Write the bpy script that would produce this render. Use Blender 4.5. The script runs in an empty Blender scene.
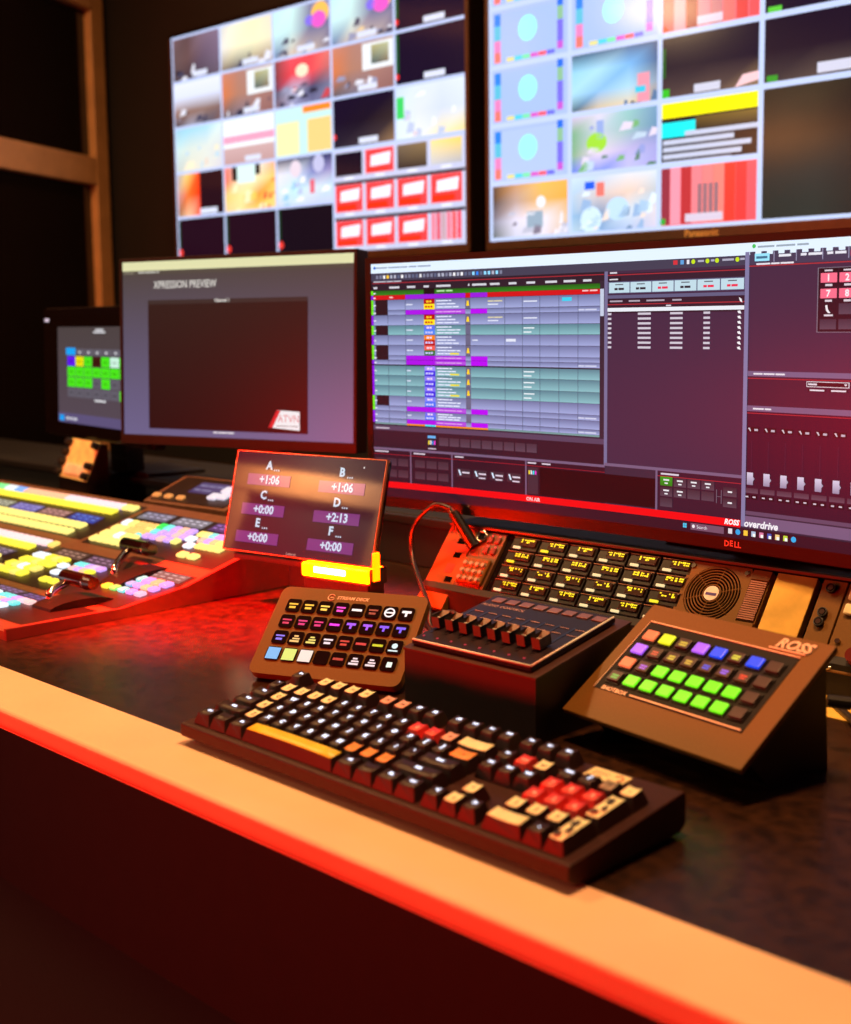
import bpy, bmesh, math, random
from mathutils import Vector, Matrix, Euler
random.seed(7)
R = math.radians
C = bpy.context.scene.collection
scene = bpy.context.scene

# ------------------------------------------------------------------ camera
# world: x along the desk edge, y towards the wall, z up, desk top at z = 0, floor at -0.74
cam_d = bpy.data.cameras.new('camera')
cam = bpy.data.objects.new('camera', cam_d)
C.objects.link(cam)
scene.camera = cam
cam_d.sensor_fit = 'VERTICAL'
cam_d.sensor_height = 36.0
cam_d.lens = 1276.4 / 1024 * 36
cam_d.shift_y = -41.2 / 1024
cam_d.clip_start = 0.05
YAW, PITCH, ROLL = R(44.688), R(6.6808), R(0.6951)
fw = Vector((-math.sin(YAW) * math.cos(PITCH), math.cos(YAW) * math.cos(PITCH), -math.sin(PITCH)))
rt0 = Vector((math.cos(YAW), math.sin(YAW), 0))
dn0 = fw.cross(rt0)
rt = rt0 * math.cos(ROLL) + dn0 * math.sin(ROLL)
dn = -rt0 * math.sin(ROLL) + dn0 * math.cos(ROLL)
m = Matrix((rt, -dn, -fw)).transposed().to_4x4()
m.translation = Vector((0, 0, 0.4))
cam.matrix_world = m
cam_d.dof.use_dof = True
cam_d.dof.focus_distance = 1.5
cam_d.dof.aperture_fstop = 4.7

# ------------------------------------------------------------------ world, lights, exposure
scene.view_settings.view_transform = 'Standard'
scene.view_settings.look = 'None'
scene.view_settings.gamma = 1.0
scene.view_settings.exposure = 0.0
scene.view_settings.use_curve_mapping = False
world = bpy.data.worlds.new('world')
scene.world = world
world.use_nodes = True
world.node_tree.nodes['Background'].inputs[0].default_value = (0.02, 0.001, 0.0005, 1)
world.node_tree.nodes['Background'].inputs[1].default_value = 1.0


def area(name, loc, target, size, power, col, size_y=None):
    d = bpy.data.lights.new(name, 'AREA')
    d.energy = power
    d.color = col
    d.shape = 'RECTANGLE' if size_y else 'DISK'
    d.size = size
    if size_y:
        d.size_y = size_y
    o = bpy.data.objects.new(name, d)
    C.objects.link(o)
    o.location = loc
    o.rotation_euler = (Vector(target) - Vector(loc)).to_track_quat('-Z', 'Y').to_euler()
    return o


area('ceiling_downlight', (-0.80, 1.10, 1.86), (-0.80, 0.95, 0), 0.30, 43, (1.0, 0.50, 0.20))
area('ceiling_downlight_over_switcher', (-2.45, 0.95, 1.86), (-2.45, 1.3, 0), 0.30, 40, (1.0, 0.53, 0.20))
area('ceiling_downlight_rear', (-3.6, -0.75, 1.90), (-3.6, -0.75, 0), 0.45, 22, (1.0, 0.66, 0.32))
area('added_door_fill', (-4.05, -2.55, 1.88), (-4.05, -2.75, 1.0), 0.25, 80, (1.0, 0.74, 0.48))  # added light, brightens the door frame so its reflection shows in the tablet
area('red_wall_lamp', (-2.05, -1.45, 0.06), (-0.75, 1.0, 0.02), 1.1, 84, (1.0, 0.002, 0.0005), 0.4)
spot_d = bpy.data.lights.new('added_red_pool_spot', 'SPOT')  # added spot, strengthens the red pool on the desk beside the tally light
spot_d.energy = 6000
spot_d.color = (1.0, 0.004, 0.001)
spot_d.spot_size = R(15)
spot_d.spot_blend = 1.0
spot_d.shadow_soft_size = 0.06
spot = bpy.data.objects.new('added_red_pool_spot', spot_d)
C.objects.link(spot)
spot.location = (-2.0, 0.1, 1.86)
spot.rotation_euler = (Vector((-1.43, 1.03, 0.0)) - Vector(spot.location)).to_track_quat('-Z', 'Y').to_euler()

# ------------------------------------------------------------------ helpers


def lin(c):
    return tuple(((x / 255) / 12.92 if x / 255 <= 0.04045 else ((x / 255 + 0.055) / 1.055) ** 2.4) for x in c)


MATS = {}


def mat(name, rgb, rough=0.5, metal=0.0, var=0.15, scale=60.0, bump=0.0, emit=None, estr=0.0, spec=0.5, coat=0.0, bscale=None, alpha=None, trans=0.0):
    """procedural Principled material; rgb in sRGB 0-255"""
    if name in MATS:
        return MATS[name]
    mt = bpy.data.materials.new(name)
    mt.use_nodes = True
    nt = mt.node_tree
    b = nt.nodes['Principled BSDF']
    c = lin(rgb)
    tc = nt.nodes.new('ShaderNodeTexCoord')
    nz = nt.nodes.new('ShaderNodeTexNoise')
    nz.inputs['Scale'].default_value = scale
    nz.inputs['Detail'].default_value = 4
    nt.links.new(tc.outputs['Object'], nz.inputs['Vector'])
    rp = nt.nodes.new('ShaderNodeValToRGB')
    rp.color_ramp.elements[0].position = 0.3
    rp.color_ramp.elements[1].position = 0.7
    rp.color_ramp.elements[0].color = (*[x * (1 - var) for x in c], 1)
    rp.color_ramp.elements[1].color = (*[min(1, x * (1 + var)) for x in c], 1)
    nt.links.new(nz.outputs['Fac'], rp.inputs['Fac'])
    nt.links.new(rp.outputs['Color'], b.inputs['Base Color'])
    b.inputs['Roughness'].default_value = rough
    b.inputs['Metallic'].default_value = metal
    b.inputs['Specular IOR Level'].default_value = spec
    b.inputs['Coat Weight'].default_value = coat
    b.inputs['Coat Roughness'].default_value = 0.05
    b.inputs['Transmission Weight'].default_value = trans
    if bump:
        bp = nt.nodes.new('ShaderNodeBump')
        bp.inputs['Strength'].default_value = bump
        bp.inputs['Distance'].default_value = 0.002
        if bscale:
            n2 = nt.nodes.new('ShaderNodeTexNoise')
            n2.inputs['Scale'].default_value = bscale
            n2.inputs['Detail'].default_value = 3
            nt.links.new(tc.outputs['Object'], n2.inputs['Vector'])
            nt.links.new(n2.outputs['Fac'], bp.inputs['Height'])
        else:
            nt.links.new(nz.outputs['Fac'], bp.inputs['Height'])
        nt.links.new(bp.outputs['Normal'], b.inputs['Normal'])
    if emit:
        b.inputs['Emission Color'].default_value = (*lin(emit), 1)
        b.inputs['Emission Strength'].default_value = estr
    MATS[name] = mt
    return mt


def glow(rgb, s=1.0, sample=False):
    """lit button / legend of one colour"""
    n = 'lit_%d_%d_%d_%d' % (*rgb, int(s * 100))
    if n in MATS:
        return MATS[n]
    mt = mat(n, tuple(int(x * 0.5) for x in rgb), 0.35, emit=rgb, estr=s, var=0.05)
    if not sample:
        mt.cycles.emission_sampling = 'NONE'
    return mt


def screen_mat(name, strength=1.0, rough=0.3, spec=0.35, coat=0.0):
    mt = bpy.data.materials.new(name)
    mt.use_nodes = True
    nt = mt.node_tree
    b = nt.nodes['Principled BSDF']
    at = nt.nodes.new('ShaderNodeVertexColor')
    at.layer_name = 'Col'
    b.inputs['Base Color'].default_value = (0.006, 0.005, 0.006, 1)
    b.inputs['Roughness'].default_value = rough
    b.inputs['Specular IOR Level'].default_value = spec
    b.inputs['Coat Weight'].default_value = coat
    b.inputs['Coat Roughness'].default_value = 0.03
    nt.links.new(at.outputs['Color'], b.inputs['Emission Color'])
    b.inputs['Emission Strength'].default_value = strength
    return mt


TXT = {}


def text_geo(s, size, align='CENTER', shear=0.0, bold=0.0, sx=1.0):
    key = (s, align, shear, bold)
    if key not in TXT:
        cu = bpy.data.curves.new('t', 'FONT')
        cu.body = s
        cu.size = 1.0
        cu.align_x = align
        cu.align_y = 'CENTER'
        cu.shear = shear
        cu.offset = bold
        cu.resolution_u = 2
        o = bpy.data.objects.new('t', cu)
        me = bpy.data.meshes.new_from_object(o)
        vs = [v.co.copy() for v in me.vertices]
        fs = [tuple(p.vertices) for p in me.polygons]
        bpy.data.objects.remove(o)
        bpy.data.curves.remove(cu)
        bpy.data.meshes.remove(me)
        TXT[key] = (vs, fs)
    vs, fs = TXT[key]
    return [(v.x * size * sx, v.y * size) for v in vs], fs


class G:
    """collects shapes into one mesh"""

    def __init__(s):
        s.bm = bmesh.new()

    def box(s, x0, x1, y0, y1, z0, z1, bev=0.0, seg=2, mi=0):
        r = bmesh.ops.create_cube(s.bm, size=1)
        vs = r['verts']
        for v in vs:
            v.co = Vector(((x0 + x1) / 2 + v.co.x * (x1 - x0), (y0 + y1) / 2 + v.co.y * (y1 - y0), (z0 + z1) / 2 + v.co.z * (z1 - z0)))
        fs = {f for v in vs for f in v.link_faces}
        for f in fs:
            f.material_index = mi
        if bev:
            es = list({e for v in vs for e in v.link_edges})
            bmesh.ops.bevel(s.bm, geom=es, offset=bev, segments=seg, affect='EDGES', profile=0.5, clamp_overlap=True)
        return s

    def poly(s, pts, mi=0):
        f = s.bm.faces.new([s.bm.verts.new(p) for p in pts])
        f.material_index = mi
        return s

    def prism(s, pts, ax, a, b, mi=0):
        """2D outline swept along axis ax from a to b; pts in the two other axes (in xyz order)"""
        def mk(p, t):
            l = list(p)
            l.insert(ax, t)
            return Vector(l)
        A = [s.bm.verts.new(mk(p, a)) for p in pts]
        B = [s.bm.verts.new(mk(p, b)) for p in pts]
        n = len(pts)
        fs = [s.bm.faces.new(A), s.bm.faces.new(B[::-1])]
        for i in range(n):
            fs.append(s.bm.faces.new((A[i], B[i], B[(i + 1) % n], A[(i + 1) % n])))
        for f in fs:
            f.material_index = mi
        bmesh.ops.recalc_face_normals(s.bm, faces=fs)
        return s

    def cyl(s, p0, p1, r, seg=16, r2=None, mi=0):
        p0, p1 = Vector(p0), Vector(p1)
        d = p1 - p0
        q = d.to_track_quat('Z', 'Y').to_matrix().to_4x4()
        q.translation = (p0 + p1) / 2
        res = bmesh.ops.create_cone(s.bm, cap_ends=True, segments=seg, radius1=r, radius2=r if r2 is None else r2, depth=d.length, matrix=q)
        for v in res['verts']:
            for f in v.link_faces:
                f.material_index = mi
        return s

    def tube(s, pts, r, seg=8, closed=False, mi=0):
        pts = [Vector(p) for p in pts]
        n = len(pts)
        rings = []
        up = Vector((0.13, 0.2, 1)).normalized()
        for i, p in enumerate(pts):
            a = pts[(i - 1) % n] if (closed or i > 0) else p
            b = pts[(i + 1) % n] if (closed or i < n - 1) else p
            t = (b - a).normalized()
            u = t.cross(up)
            if u.length < 1e-3:
                u = t.cross(Vector((1, 0, 0)))
            u.normalize()
            w = u.cross(t)
            rr = r[i] if isinstance(r, (list, tuple)) else r
            rings.append([s.bm.verts.new(p + (u * math.cos(2 * math.pi * k / seg) + w * math.sin(2 * math.pi * k / seg)) * rr) for k in range(seg)])
        for i in range(n if closed else n - 1):
            A, B = rings[i], rings[(i + 1) % n]
            for k in range(seg):
                f = s.bm.faces.new((A[k], B[k], B[(k + 1) % seg], A[(k + 1) % seg]))
                f.smooth = True
                f.material_index = mi
        if not closed:
            s.bm.faces.new(rings[0]).material_index = mi
            s.bm.faces.new(rings[-1][::-1]).material_index = mi
        return s

    def sphere(s, c, r, seg=12, sz=1.0, mi=0):
        mtx = Matrix.Translation(c) @ Matrix.Diagonal((1, 1, sz, 1))
        res = bmesh.ops.create_uvsphere(s.bm, u_segments=seg, v_segments=seg // 2 + 2, radius=r, matrix=mtx)
        for v in res['verts']:
            for f in v.link_faces:
                f.material_index = mi
                f.smooth = True
        return s

    def text(s, st, x, y, z, size, align='CENTER', shear=0.0, bold=0.0, sx=1.0, upright=False, mi=0, depth=0.0):
        vs, fs = text_geo(st, size, align, shear, bold, sx)
        mk = (lambda a, b: (x + a, y, z + b)) if upright else (lambda a, b: (x + a, y + b, z))
        vv = [s.bm.verts.new(mk(*p)) for p in vs]
        for f in fs:
            try:
                s.bm.faces.new([vv[i] for i in f]).material_index = mi
            except ValueError:
                pass
        return s

    def rot(s, mtx):
        bmesh.ops.transform(s.bm, matrix=mtx, verts=s.bm.verts)
        return s

    def mesh(s, name):
        me = bpy.data.meshes.new(name)
        s.bm.normal_update()
        s.bm.to_mesh(me)
        s.bm.free()
        return me

    def obj(s, name, mats, parent=None, loc=(0, 0, 0), rot=(0, 0, 0)):
        return put(name, s.mesh(name), mats, parent, loc, rot)


def put(name, me, mats, parent=None, loc=(0, 0, 0), rot=(0, 0, 0)):
    if mats is not None and len(me.materials) == 0:
        for x in (mats if isinstance(mats, (list, tuple)) else [mats]):
            me.materials.append(x)
    o = bpy.data.objects.new(name, me)
    C.objects.link(o)
    o.parent = parent
    o.location = loc
    o.rotation_euler = rot
    return o


def link_mat(o, mt):
    """give one copy its own material on a shared mesh"""
    if len(o.data.materials) == 0:
        o.data.materials.append(mt)
    o.material_slots[0].link = 'OBJECT'
    o.material_slots[0].material = mt


def tag(o, label, cat, group=None):
    o['label'] = label
    o['category'] = cat
    if group:
        o['group'] = group
    return o


def thing(name, label, cat, loc=(0, 0, 0), rotz=0.0, group=None):
    o = bpy.data.objects.new(name, None)
    o.empty_display_size = 0.05
    C.objects.link(o)
    o.location = loc
    o.rotation_euler = (0, 0, rotz)
    return tag(o, label, cat, group)


def struct(o):
    o['kind'] = 'structure'
    return o


class Paint:
    """flat coloured picture of a lit display, in u (left to right) and v (top to bottom), 0..1"""

    def __init__(s, w, h, mapper=None, maxdu=1.0):
        s.w, s.h, s.maxdu = w, h, maxdu
        s.map = mapper or (lambda u, v, d: (u * w, -d, (1 - v) * h))
        s.v, s.f, s.c = [], [], []

    def _q(s, pts, cols, L):
        b = len(s.v)
        for (u, v) in pts:
            s.v.append(s.map(u, v, L * 0.0003))
        s.f.append(tuple(range(b, b + len(pts))))
        s.c.append([(*lin(c), 1) for c in cols])

    def rect(s, u0, v0, u1, v1, col, L=1, col2=None):
        """col2: colour of the lower edge"""
        col2 = col2 or col
        n = max(1, math.ceil((u1 - u0) / s.maxdu))
        for i in range(n):
            a, b = u0 + (u1 - u0) * i / n, u0 + (u1 - u0) * (i + 1) / n
            s._q([(a, v1), (b, v1), (b, v0), (a, v0)], [col2, col2, col, col], L)

    def poly(s, pts, col, L=2):
        s._q(pts, [col] * len(pts), L)

    def disc(s, u, v, r, col, L=2, n=14, sq=1.0):
        s._q([(u + r / s.w * math.cos(2 * math.pi * k / n) * sq, v - r / s.h * math.sin(2 * math.pi * k / n)) for k in range(n)], [col] * n, L)

    def grid(s, u0, v0, u1, v1, rows, L=1):
        """smooth colour grid, rows of vertex colours from the top"""
        nr, nc = len(rows) - 1, len(rows[0]) - 1
        for i in range(nr):
            for j in range(nc):
                a, b = u0 + (u1 - u0) * j / nc, u0 + (u1 - u0) * (j + 1) / nc
                t, q = v0 + (v1 - v0) * i / nr, v0 + (v1 - v0) * (i + 1) / nr
                s._q([(a, q), (b, q), (b, t), (a, t)], [rows[i + 1][j], rows[i + 1][j + 1], rows[i][j + 1], rows[i][j]], L)

    def text(s, st, u, v, size, col, L=3, align='CENTER', shear=0.0, bold=0.0, sx=1.0):
        vs, fs = text_geo(st, size, align, shear, bold, sx)
        for f in fs:
            s._q([(u + vs[i][0] / s.w, v - vs[i][1] / s.h) for i in f], [col] * len(f), L)

    def bars(s, u, v, widths, h, col, L=3, gap=0.002):
        """illegible small print"""
        for w in widths:
            s.rect(u, v - h * 0.4, u + w, v + h * 0.4, col, L)
            u += w + gap

    def build(s, name, mt, parent, loc=(0, 0, 0), rot=(0, 0, 0)):
        me = bpy.data.meshes.new(name)
        me.from_pydata(s.v, [], s.f)
        ca = me.color_attributes.new('Col', 'FLOAT_COLOR', 'CORNER')
        k = 0
        for cols in s.c:
            for c in cols:
                ca.data[k].color = c
                k += 1
        me.update()
        return put(name, me, mt, parent, loc, rot)


# ------------------------------------------------------------------ materials
m_floor = mat('carpet', (44, 30, 30), 0.95, var=0.35, scale=400, bump=0.4)
m_wall = mat('dark_wall_paint', (20, 13, 13), 0.85, var=0.1, scale=8)
m_ceil = mat('ceiling_tile', (60, 52, 48), 0.9, var=0.1, scale=20)
m_wood = mat('pale_wood_frame', (196, 140, 92), 0.5, var=0.12, scale=14)
m_top = mat('black_leather_laminate', (46, 25, 12), 0.27, var=0.6, scale=70, bump=0.16, bscale=260)
m_strip = mat('oiled_beech_strip', (250, 205, 165), 0.38, var=0.05, scale=9)
m_panel = mat('dark_desk_panel', (16, 9, 9), 0.7, var=0.2, scale=30)
m_black = mat('black_plastic', (26, 22, 22), 0.45, var=0.2, scale=120)
m_gloss = mat('gloss_black', (14, 10, 10), 0.12, var=0.1, scale=40)
m_bezel = mat('satin_black_bezel', (24, 15, 13), 0.4, var=0.15, scale=60, spec=0.2)
m_brown = mat('bronze_anodised_plate', (116, 75, 17), 0.5, var=0.08, scale=500, bump=0.08, spec=0.25)
m_brass = mat('brushed_brass_plate', (225, 180, 90), 0.35, metal=0.7, var=0.2, scale=25)
m_case = mat('keyboard_case', (56, 19, 13), 0.5, var=0.15, scale=200, bump=0.05, spec=0.2)
m_keydark = mat('dark_keycap', (46, 22, 20), 0.45, var=0.12, scale=150, spec=0.28)
m_chrome = mat('chrome', (220, 215, 210), 0.15, metal=1.0, var=0.05, scale=40)
m_white = mat('white_print', (235, 230, 220), 0.5, var=0.03)
m_ink = mat('dark_print', (40, 25, 25), 0.6, var=0.1)
m_redplastic = mat('red_plastic', (200, 40, 40), 0.4, var=0.1)
m_cable = mat('cable_rubber', (30, 22, 22), 0.4, var=0.2, scale=200)
m_copper = mat('copper_print', (255, 205, 175), 0.4, var=0.05)

# ------------------------------------------------------------------ the room
FZ = -0.74
struct(G().box(-5.2, 2.4, -3.0, 2.6, FZ - 0.05, FZ).obj('floor', m_floor))
struct(G().box(-5.2, 2.4, -3.0, 2.6, 1.92, 1.97).obj('ceiling', m_ceil))
WY = R(0.88)      # the TV wall runs almost parallel to the desk
wb = struct(G().box(-3.4, 6.2, 0, 0.08, FZ, 1.92).obj('wall_back', m_wall, loc=(-1.8, 2.44, 0), rot=(0, 0, WY)))
struct(G().box(-5.2, -5.1, -3.0, 2.6, FZ, 1.92).obj('wall_left', m_wall))
struct(G().box(2.3, 2.4, -3.0, 2.6, FZ, 1.92).obj('wall_right', m_wall))
struct(G().box(-5.2, 2.4, -3.0, -2.9, FZ, 1.92).obj('wall_front', m_wall))

# door frame behind the camera (seen only as a reflection in the tablet)
dr = bpy.data.objects.new('door_1', None)
C.objects.link(dr)
struct(dr)
dr.location = (-4.05, -2.9, FZ)
G().box(-0.46, -0.36, 0.0, 0.06, 0, 2.33, 0.004).obj('jamb', m_wood, dr)
G().box(0.46, 0.56, 0.0, 0.06, 0, 2.33, 0.004).obj('jamb', m_wood, dr)
G().box(-0.60, 0.56, 0.0, 0.065, 2.19, 2.33, 0.004).obj('head', m_wood, dr)
G().box(-0.36, 0.46, 0.0, 0.03, 0, 2.19, 0.002).obj('door_leaf', m_panel, dr)

# glazed partition at the far left: post, transom, header and panes
win = bpy.data.objects.new('window_1', None)
C.objects.link(win)
struct(win)
win.location = (-3.852, 2.34, 0)
win.rotation_euler = (0, 0, R(-62.5))       # local +x runs forward along the partition
m_pane = mat('partition_glass', (20, 12, 10), 0.08, var=0.1, scale=5, spec=0.5)
G().box(-0.034, 0.045, -0.03, 0.03, FZ, 1.92, 0.004).obj('post', m_wood, win)
G().box(-0.046, -0.034, -0.02, 0.02, FZ, 1.92, 0.002).obj('post_stop', m_wood, win)
G().box(0.045, 1.6, -0.03, 0.03, 0.862, 0.952, 0.004).obj('transom', m_wood, win)
G().box(0.045, 1.6, -0.035, 0.035, 1.425, 1.52, 0.004).obj('header', m_wood, win)
G().box(0.045, 1.6, -0.004, 0.004, 0.952, 1.425).obj('pane', m_pane, win)
G().box(0.045, 1.6, -0.004, 0.004, FZ + 0.1, 0.862).obj('pane', m_pane, win)
G().box(0.045, 1.6, -0.03, 0.03, FZ, FZ + 0.1, 0.004).obj('sill_rail', m_wood, win)

# ------------------------------------------------------------------ desk
desk = thing('control_desk', 'long dark control room desk with a pale wooden front edge', 'desk', (0, 0, FZ))
H0 = -FZ
G().box(-3.6, 0.9, 0.694, 2.2, H0 - 0.03, H0, 0.001).obj('worktop', m_top, desk)
prof = [(0.694, H0), (0.694, H0 - 0.03), (0.625, H0 - 0.03)]
for k in range(9):
    a = R(-90 - 90 * k / 8)
    prof.append((0.628 + 0.016 * math.cos(a), H0 - 0.0135 + 0.0135 * math.sin(a)))
for k in range(5):
    a = R(180 - 90 * k / 4)
    prof.append((0.6175 + 0.0055 * math.cos(a), H0 - 0.0055 + 0.0055 * math.sin(a)))
G().prism(prof, 0, -3.6, 0.9).obj('edge_strip', m_strip, desk)
G().box(-3.6, 0.9, 1.18, 1.21, 0, H0 - 0.03).obj('modesty_panel', m_panel, desk)
for x in (-3.55, 0.82):
    G().box(x, x + 0.05, 0.9, 2.1, 0, H0 - 0.03).obj('leg_panel', m_panel, desk)

# ------------------------------------------------------------------ equipment riser behind the desk
RA = R(52)          # slope of the rack bay
RX0, RY0, RZ0 = -0.836, 1.298, 0.11       # reference point: top of the rack face at the fan panel's left edge
riser = thing('equipment_riser', 'dark slanted rack bay housing under the ultrawide screen', 'console', (0, 0, 0))
by, bz = RY0 - 0.088 * math.cos(RA) + 0.028 * math.sin(RA), RZ0 - 0.088 * math.sin(RA) - 0.028 * math.cos(RA)
ty, tz = RY0 + 0.028 * math.sin(RA) , RZ0 - 0.028 * math.cos(RA)
G().prism([(1.245, 0.0), (1.245, 0.038), (by, bz), (ty, tz), (RY0 + 0.006, RZ0 + 0.003), (RY0 + 0.006, RZ0 + 0.007), (1.62, RZ0 + 0.007), (1.62, 0.0)], 0, -1.235, 0.6).obj('housing', m_panel, riser)
G().prism([(1.235, 0.0), (1.235, 0.036), (1.245, 0.042), (1.2452, 0.0)], 0, -1.235, 0.6).obj('kick_strip', m_panel, riser)
G().box(-1.235, 0.6, RY0 - 0.003, RY0 + 0.006, RZ0 + 0.0025, RZ0 + 0.007, 0.001).obj('hood_trim', mat('dark_bronze_trim', (60, 34, 18), 0.5), riser)
back = thing('monitor_shelf', 'low dark shelf behind the switcher carrying the left screens', 'shelf', (0, 0, 0))
G().box(-3.4, -1.24, 1.46, 1.72, 0.0, 0.085, 0.002).obj('shelf_body', m_panel, back)
G().box(-3.4, -1.24, 1.452, 1.46, 0.070, 0.083, 0.001).obj('front_lip', m_black, back)


def rack(name, label, cat):
    """a rack-mounted thing; local x along the rack, local y up the slope, local z out of the face"""
    t = thing(name, label, cat, (RX0, RY0, RZ0))
    t.rotation_euler = (RA, 0, 0)
    return t


# cheek plate at the rack's left end
ck = G()
ck.box(-0.398, -0.345, -0.125, 0.002, -0.012, 0.0, 0.001)
cko = rack('rack_cheek', 'bronze slotted cheek plate at the left end of the rack bay', 'bracket')
ck.obj('plate', m_brown, cko)
for (x, y) in ((-0.366, -0.020), (-0.362, -0.042), (-0.358, -0.080)):
    G().box(x - 0.006, x + 0.006, y - 0.004, y + 0.004, 0.0, 0.0006).obj('slot', m_gloss, cko)
G().box(-0.372, -0.358, -0.070, -0.056, 0.0, 0.0006).obj('label_window', mat('red_window', (150, 60, 40), 0.3), cko)

# intercom panel: keypad, four lit squares, ring jack, plug
ic = rack('intercom_panel', 'bronze intercom panel with round silver keypad buttons', 'control panel')
G().box(-0.344, -0.292, -0.087, 0.0, -0.02, 0.0, 0.001).obj('faceplate', mat('intercom_plate', (104, 66, 32), 0.5, metal=0.0, scale=300, var=0.08), ic)
G().box(-0.341, -0.295, -0.083, -0.043, 0.0, 0.006, 0.003, 3).obj('keypad_base', m_brown, ic)
kb_me = G().cyl((0, 0, 0), (0, 0, 0.004), 0.0036, 14, 0.0028).mesh('keypad_button')
m_silver = mat('silver_button', (235, 215, 200), 0.25, metal=0.6)
for i in range(4):
    for j in range(3):
        put('keypad_button', kb_me, m_silver, ic, (-0.334 + i * 0.0108, -0.054 - j * 0.0112, 0.006))
sq_me = G().box(-0.0045, 0.0045, -0.0048, 0.0048, 0, 0.003, 0.001).mesh('square_button')
for i in range(2):
    for j in range(2):
        b_ = put('square_button', sq_me, mat('smoked_button', (120, 60, 56), 0.25), ic, (-0.3155 + i * 0.0135, -0.012 - j * 0.0165, 0))
        G().box(-0.0012, 0.0012, 0.0056, 0.0076, 0, 0.001).obj('indicator', glow((255, 60, 60), 1.2), b_)
ring = [(math.cos(2 * math.pi * k / 20) * 0.0075, math.sin(2 * math.pi * k / 20) * 0.0075, 0.004) for k in range(20)]
G().tube(ring, 0.0018, 8, True).obj('jack_ring', m_chrome, ic, (-0.331, -0.010, 0))
G().cyl((0, 0, 0), (0, 0, 0.003), 0.006, 16).obj('jack_socket', m_gloss, ic, (-0.331, -0.010, 0))

# the 4 x 6 display-key panel
lp = rack('display_key_panel', 'black rack panel of small yellow display keys in four rows', 'control panel')
G().box(-0.291, -0.001, -0.089, 0.001, -0.026, -0.004, 0.001).obj('chassis', m_gloss, lp)
m_rail = mat('panel_rail', (120, 78, 50), 0.4, metal=0.3)
cell_me = G().box(-0.0225, 0.0225, -0.0093, 0.0093, -0.004, 0.0, 0.001).mesh('display_key')
lcd_me = G().box(-0.008, 0.0195, -0.0035, 0.0078, 0.0, 0.0022, 0.0015).mesh('display_window')
bar_me = G().box(-0.0165, -0.0045, -0.0082, -0.0048, 0.0, 0.0025, 0.0006).mesh('talk_lever')
rim_me = G().box(-0.0222, 0.0222, 0.0084, 0.0093, 0.0, 0.0015).mesh('rim')
m_cell = mat('key_cell', (20, 11, 9), 0.35, var=0.2, spec=0.3)
m_lcd = mat('amber_glass', (52, 24, 12), 0.2, var=0.1)
glyphs = []
for k in range(6):
    g = G()
    random.seed(40 + k)
    x = -0.006
    while x < 0.016:
        w = random.choice((0.0016, 0.0022, 0.003))
        for yy in (0.0052, 0.0022):
            if random.random() < 0.75:
                h = random.choice((0.0016, 0.002, 0.0027))
                g.box(x, x + w, yy - h / 2, yy + h / 2, 0.0022, 0.0024)
        x += w + random.choice((0.0006, 0.001, 0.0028))
    glyphs.append(g.mesh('readout'))
for r in range(4):
    for c in range(6):
        x = -0.2555 + 0.0477 * c
        y = -0.0105 - 0.0217 * r
        cell = put('display_key', cell_me, m_cell, lp, (x, y, 0))
        put('display_window', lcd_me, m_lcd, cell)
        put('readout', glyphs[(r * 5 + c * 3) % 6], glow((250, 228, 20), 1.2), cell)
        lv = put('talk_lever', bar_me, m_white, cell)
        link_mat(lv, glow((250, 235, 40), 0.9) if (r, c) in ((1, 0), (0, 1), (2, 5)) else glow((250, 228, 170), 0.85))
        put('rim', rim_me, m_rail, cell)

# fan panel
fp = rack('fan_panel', 'bronze rack panel with a round finger-guard fan grille', 'fan')
G().box(0.001, 0.083, -0.089, 0.001, -0.03, -0.006, 0.001).obj('back_box', m_gloss, fp)
# square plate with a round opening
g = G()
cx_, cy_, rr_ = 0.043, -0.038, 0.036
N = 40
inner = [(cx_ + rr_ * math.cos(2 * math.pi * k / N), cy_ + rr_ * math.sin(2 * math.pi * k / N)) for k in range(N)]
outer = []
for (px, py) in inner:
    dx, dy = px - cx_, py - cy_
    s_ = min(0.042 / abs(dx) if dx else 9, (0.039 if dy > 0 else 0.050) / abs(dy) if dy else 9)
    outer.append((cx_ + dx * s_, cy_ + dy * s_))
for z, flip in ((0.0, False),):
    for k in range(N):
        k2 = (k + 1) % N
        g.poly([(*inner[k], z), (*outer[k], z), (*outer[k2], z), (*inner[k2], z)])
for k in range(N):
    k2 = (k + 1) % N
    g.poly([(*inner[k], -0.006), (*inner[k], 0), (*inner[k2], 0), (*inner[k2], -0.006)])
g.obj('fan_plate', m_brown, fp)  # added plate, blocks the lens from lighting the rack
for k in range(7):
    r_ = 0.0115 + k * 0.0037
    G().tube([(cx_ + r_ * math.cos(2 * math.pi * q / 36), cy_ + r_ * math.sin(2 * math.pi * q / 36), 0.0005) for q in range(36)], 0.0009, 6, True).obj('guard_ring', m_brown, fp)
for k in range(6):
    a = R(20 + 60 * k)
    G().tube([(cx_ + 0.008 * math.cos(a), cy_ + 0.008 * math.sin(a), -0.0005), (cx_ + 0.037 * math.cos(a), cy_ + 0.037 * math.sin(a), -0.0005)], 0.0009, 6).obj('guard_spoke', m_brown, fp)
hub = G().cyl((cx_, cy_, -0.002), (cx_, cy_, 0.0014), 0.0095, 24).obj('hub_badge', mat('badge_white', (240, 225, 215), 0.4), fp)
G().box(cx_ - 0.007, cx_ + 0.007, cy_ - 0.003, cy_ + 0.0005, 0.0014, 0.0017).obj('badge_stripe', mat('badge_purple', (70, 50, 140), 0.4), hub)
for (x, y) in ((0.006, -0.006), (0.078, -0.006), (0.006, -0.082), (0.078, -0.082)):
    G().cyl((x, y, 0), (x, y, 0.0015), 0.003, 12).obj('screw', m_chrome, fp)

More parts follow.
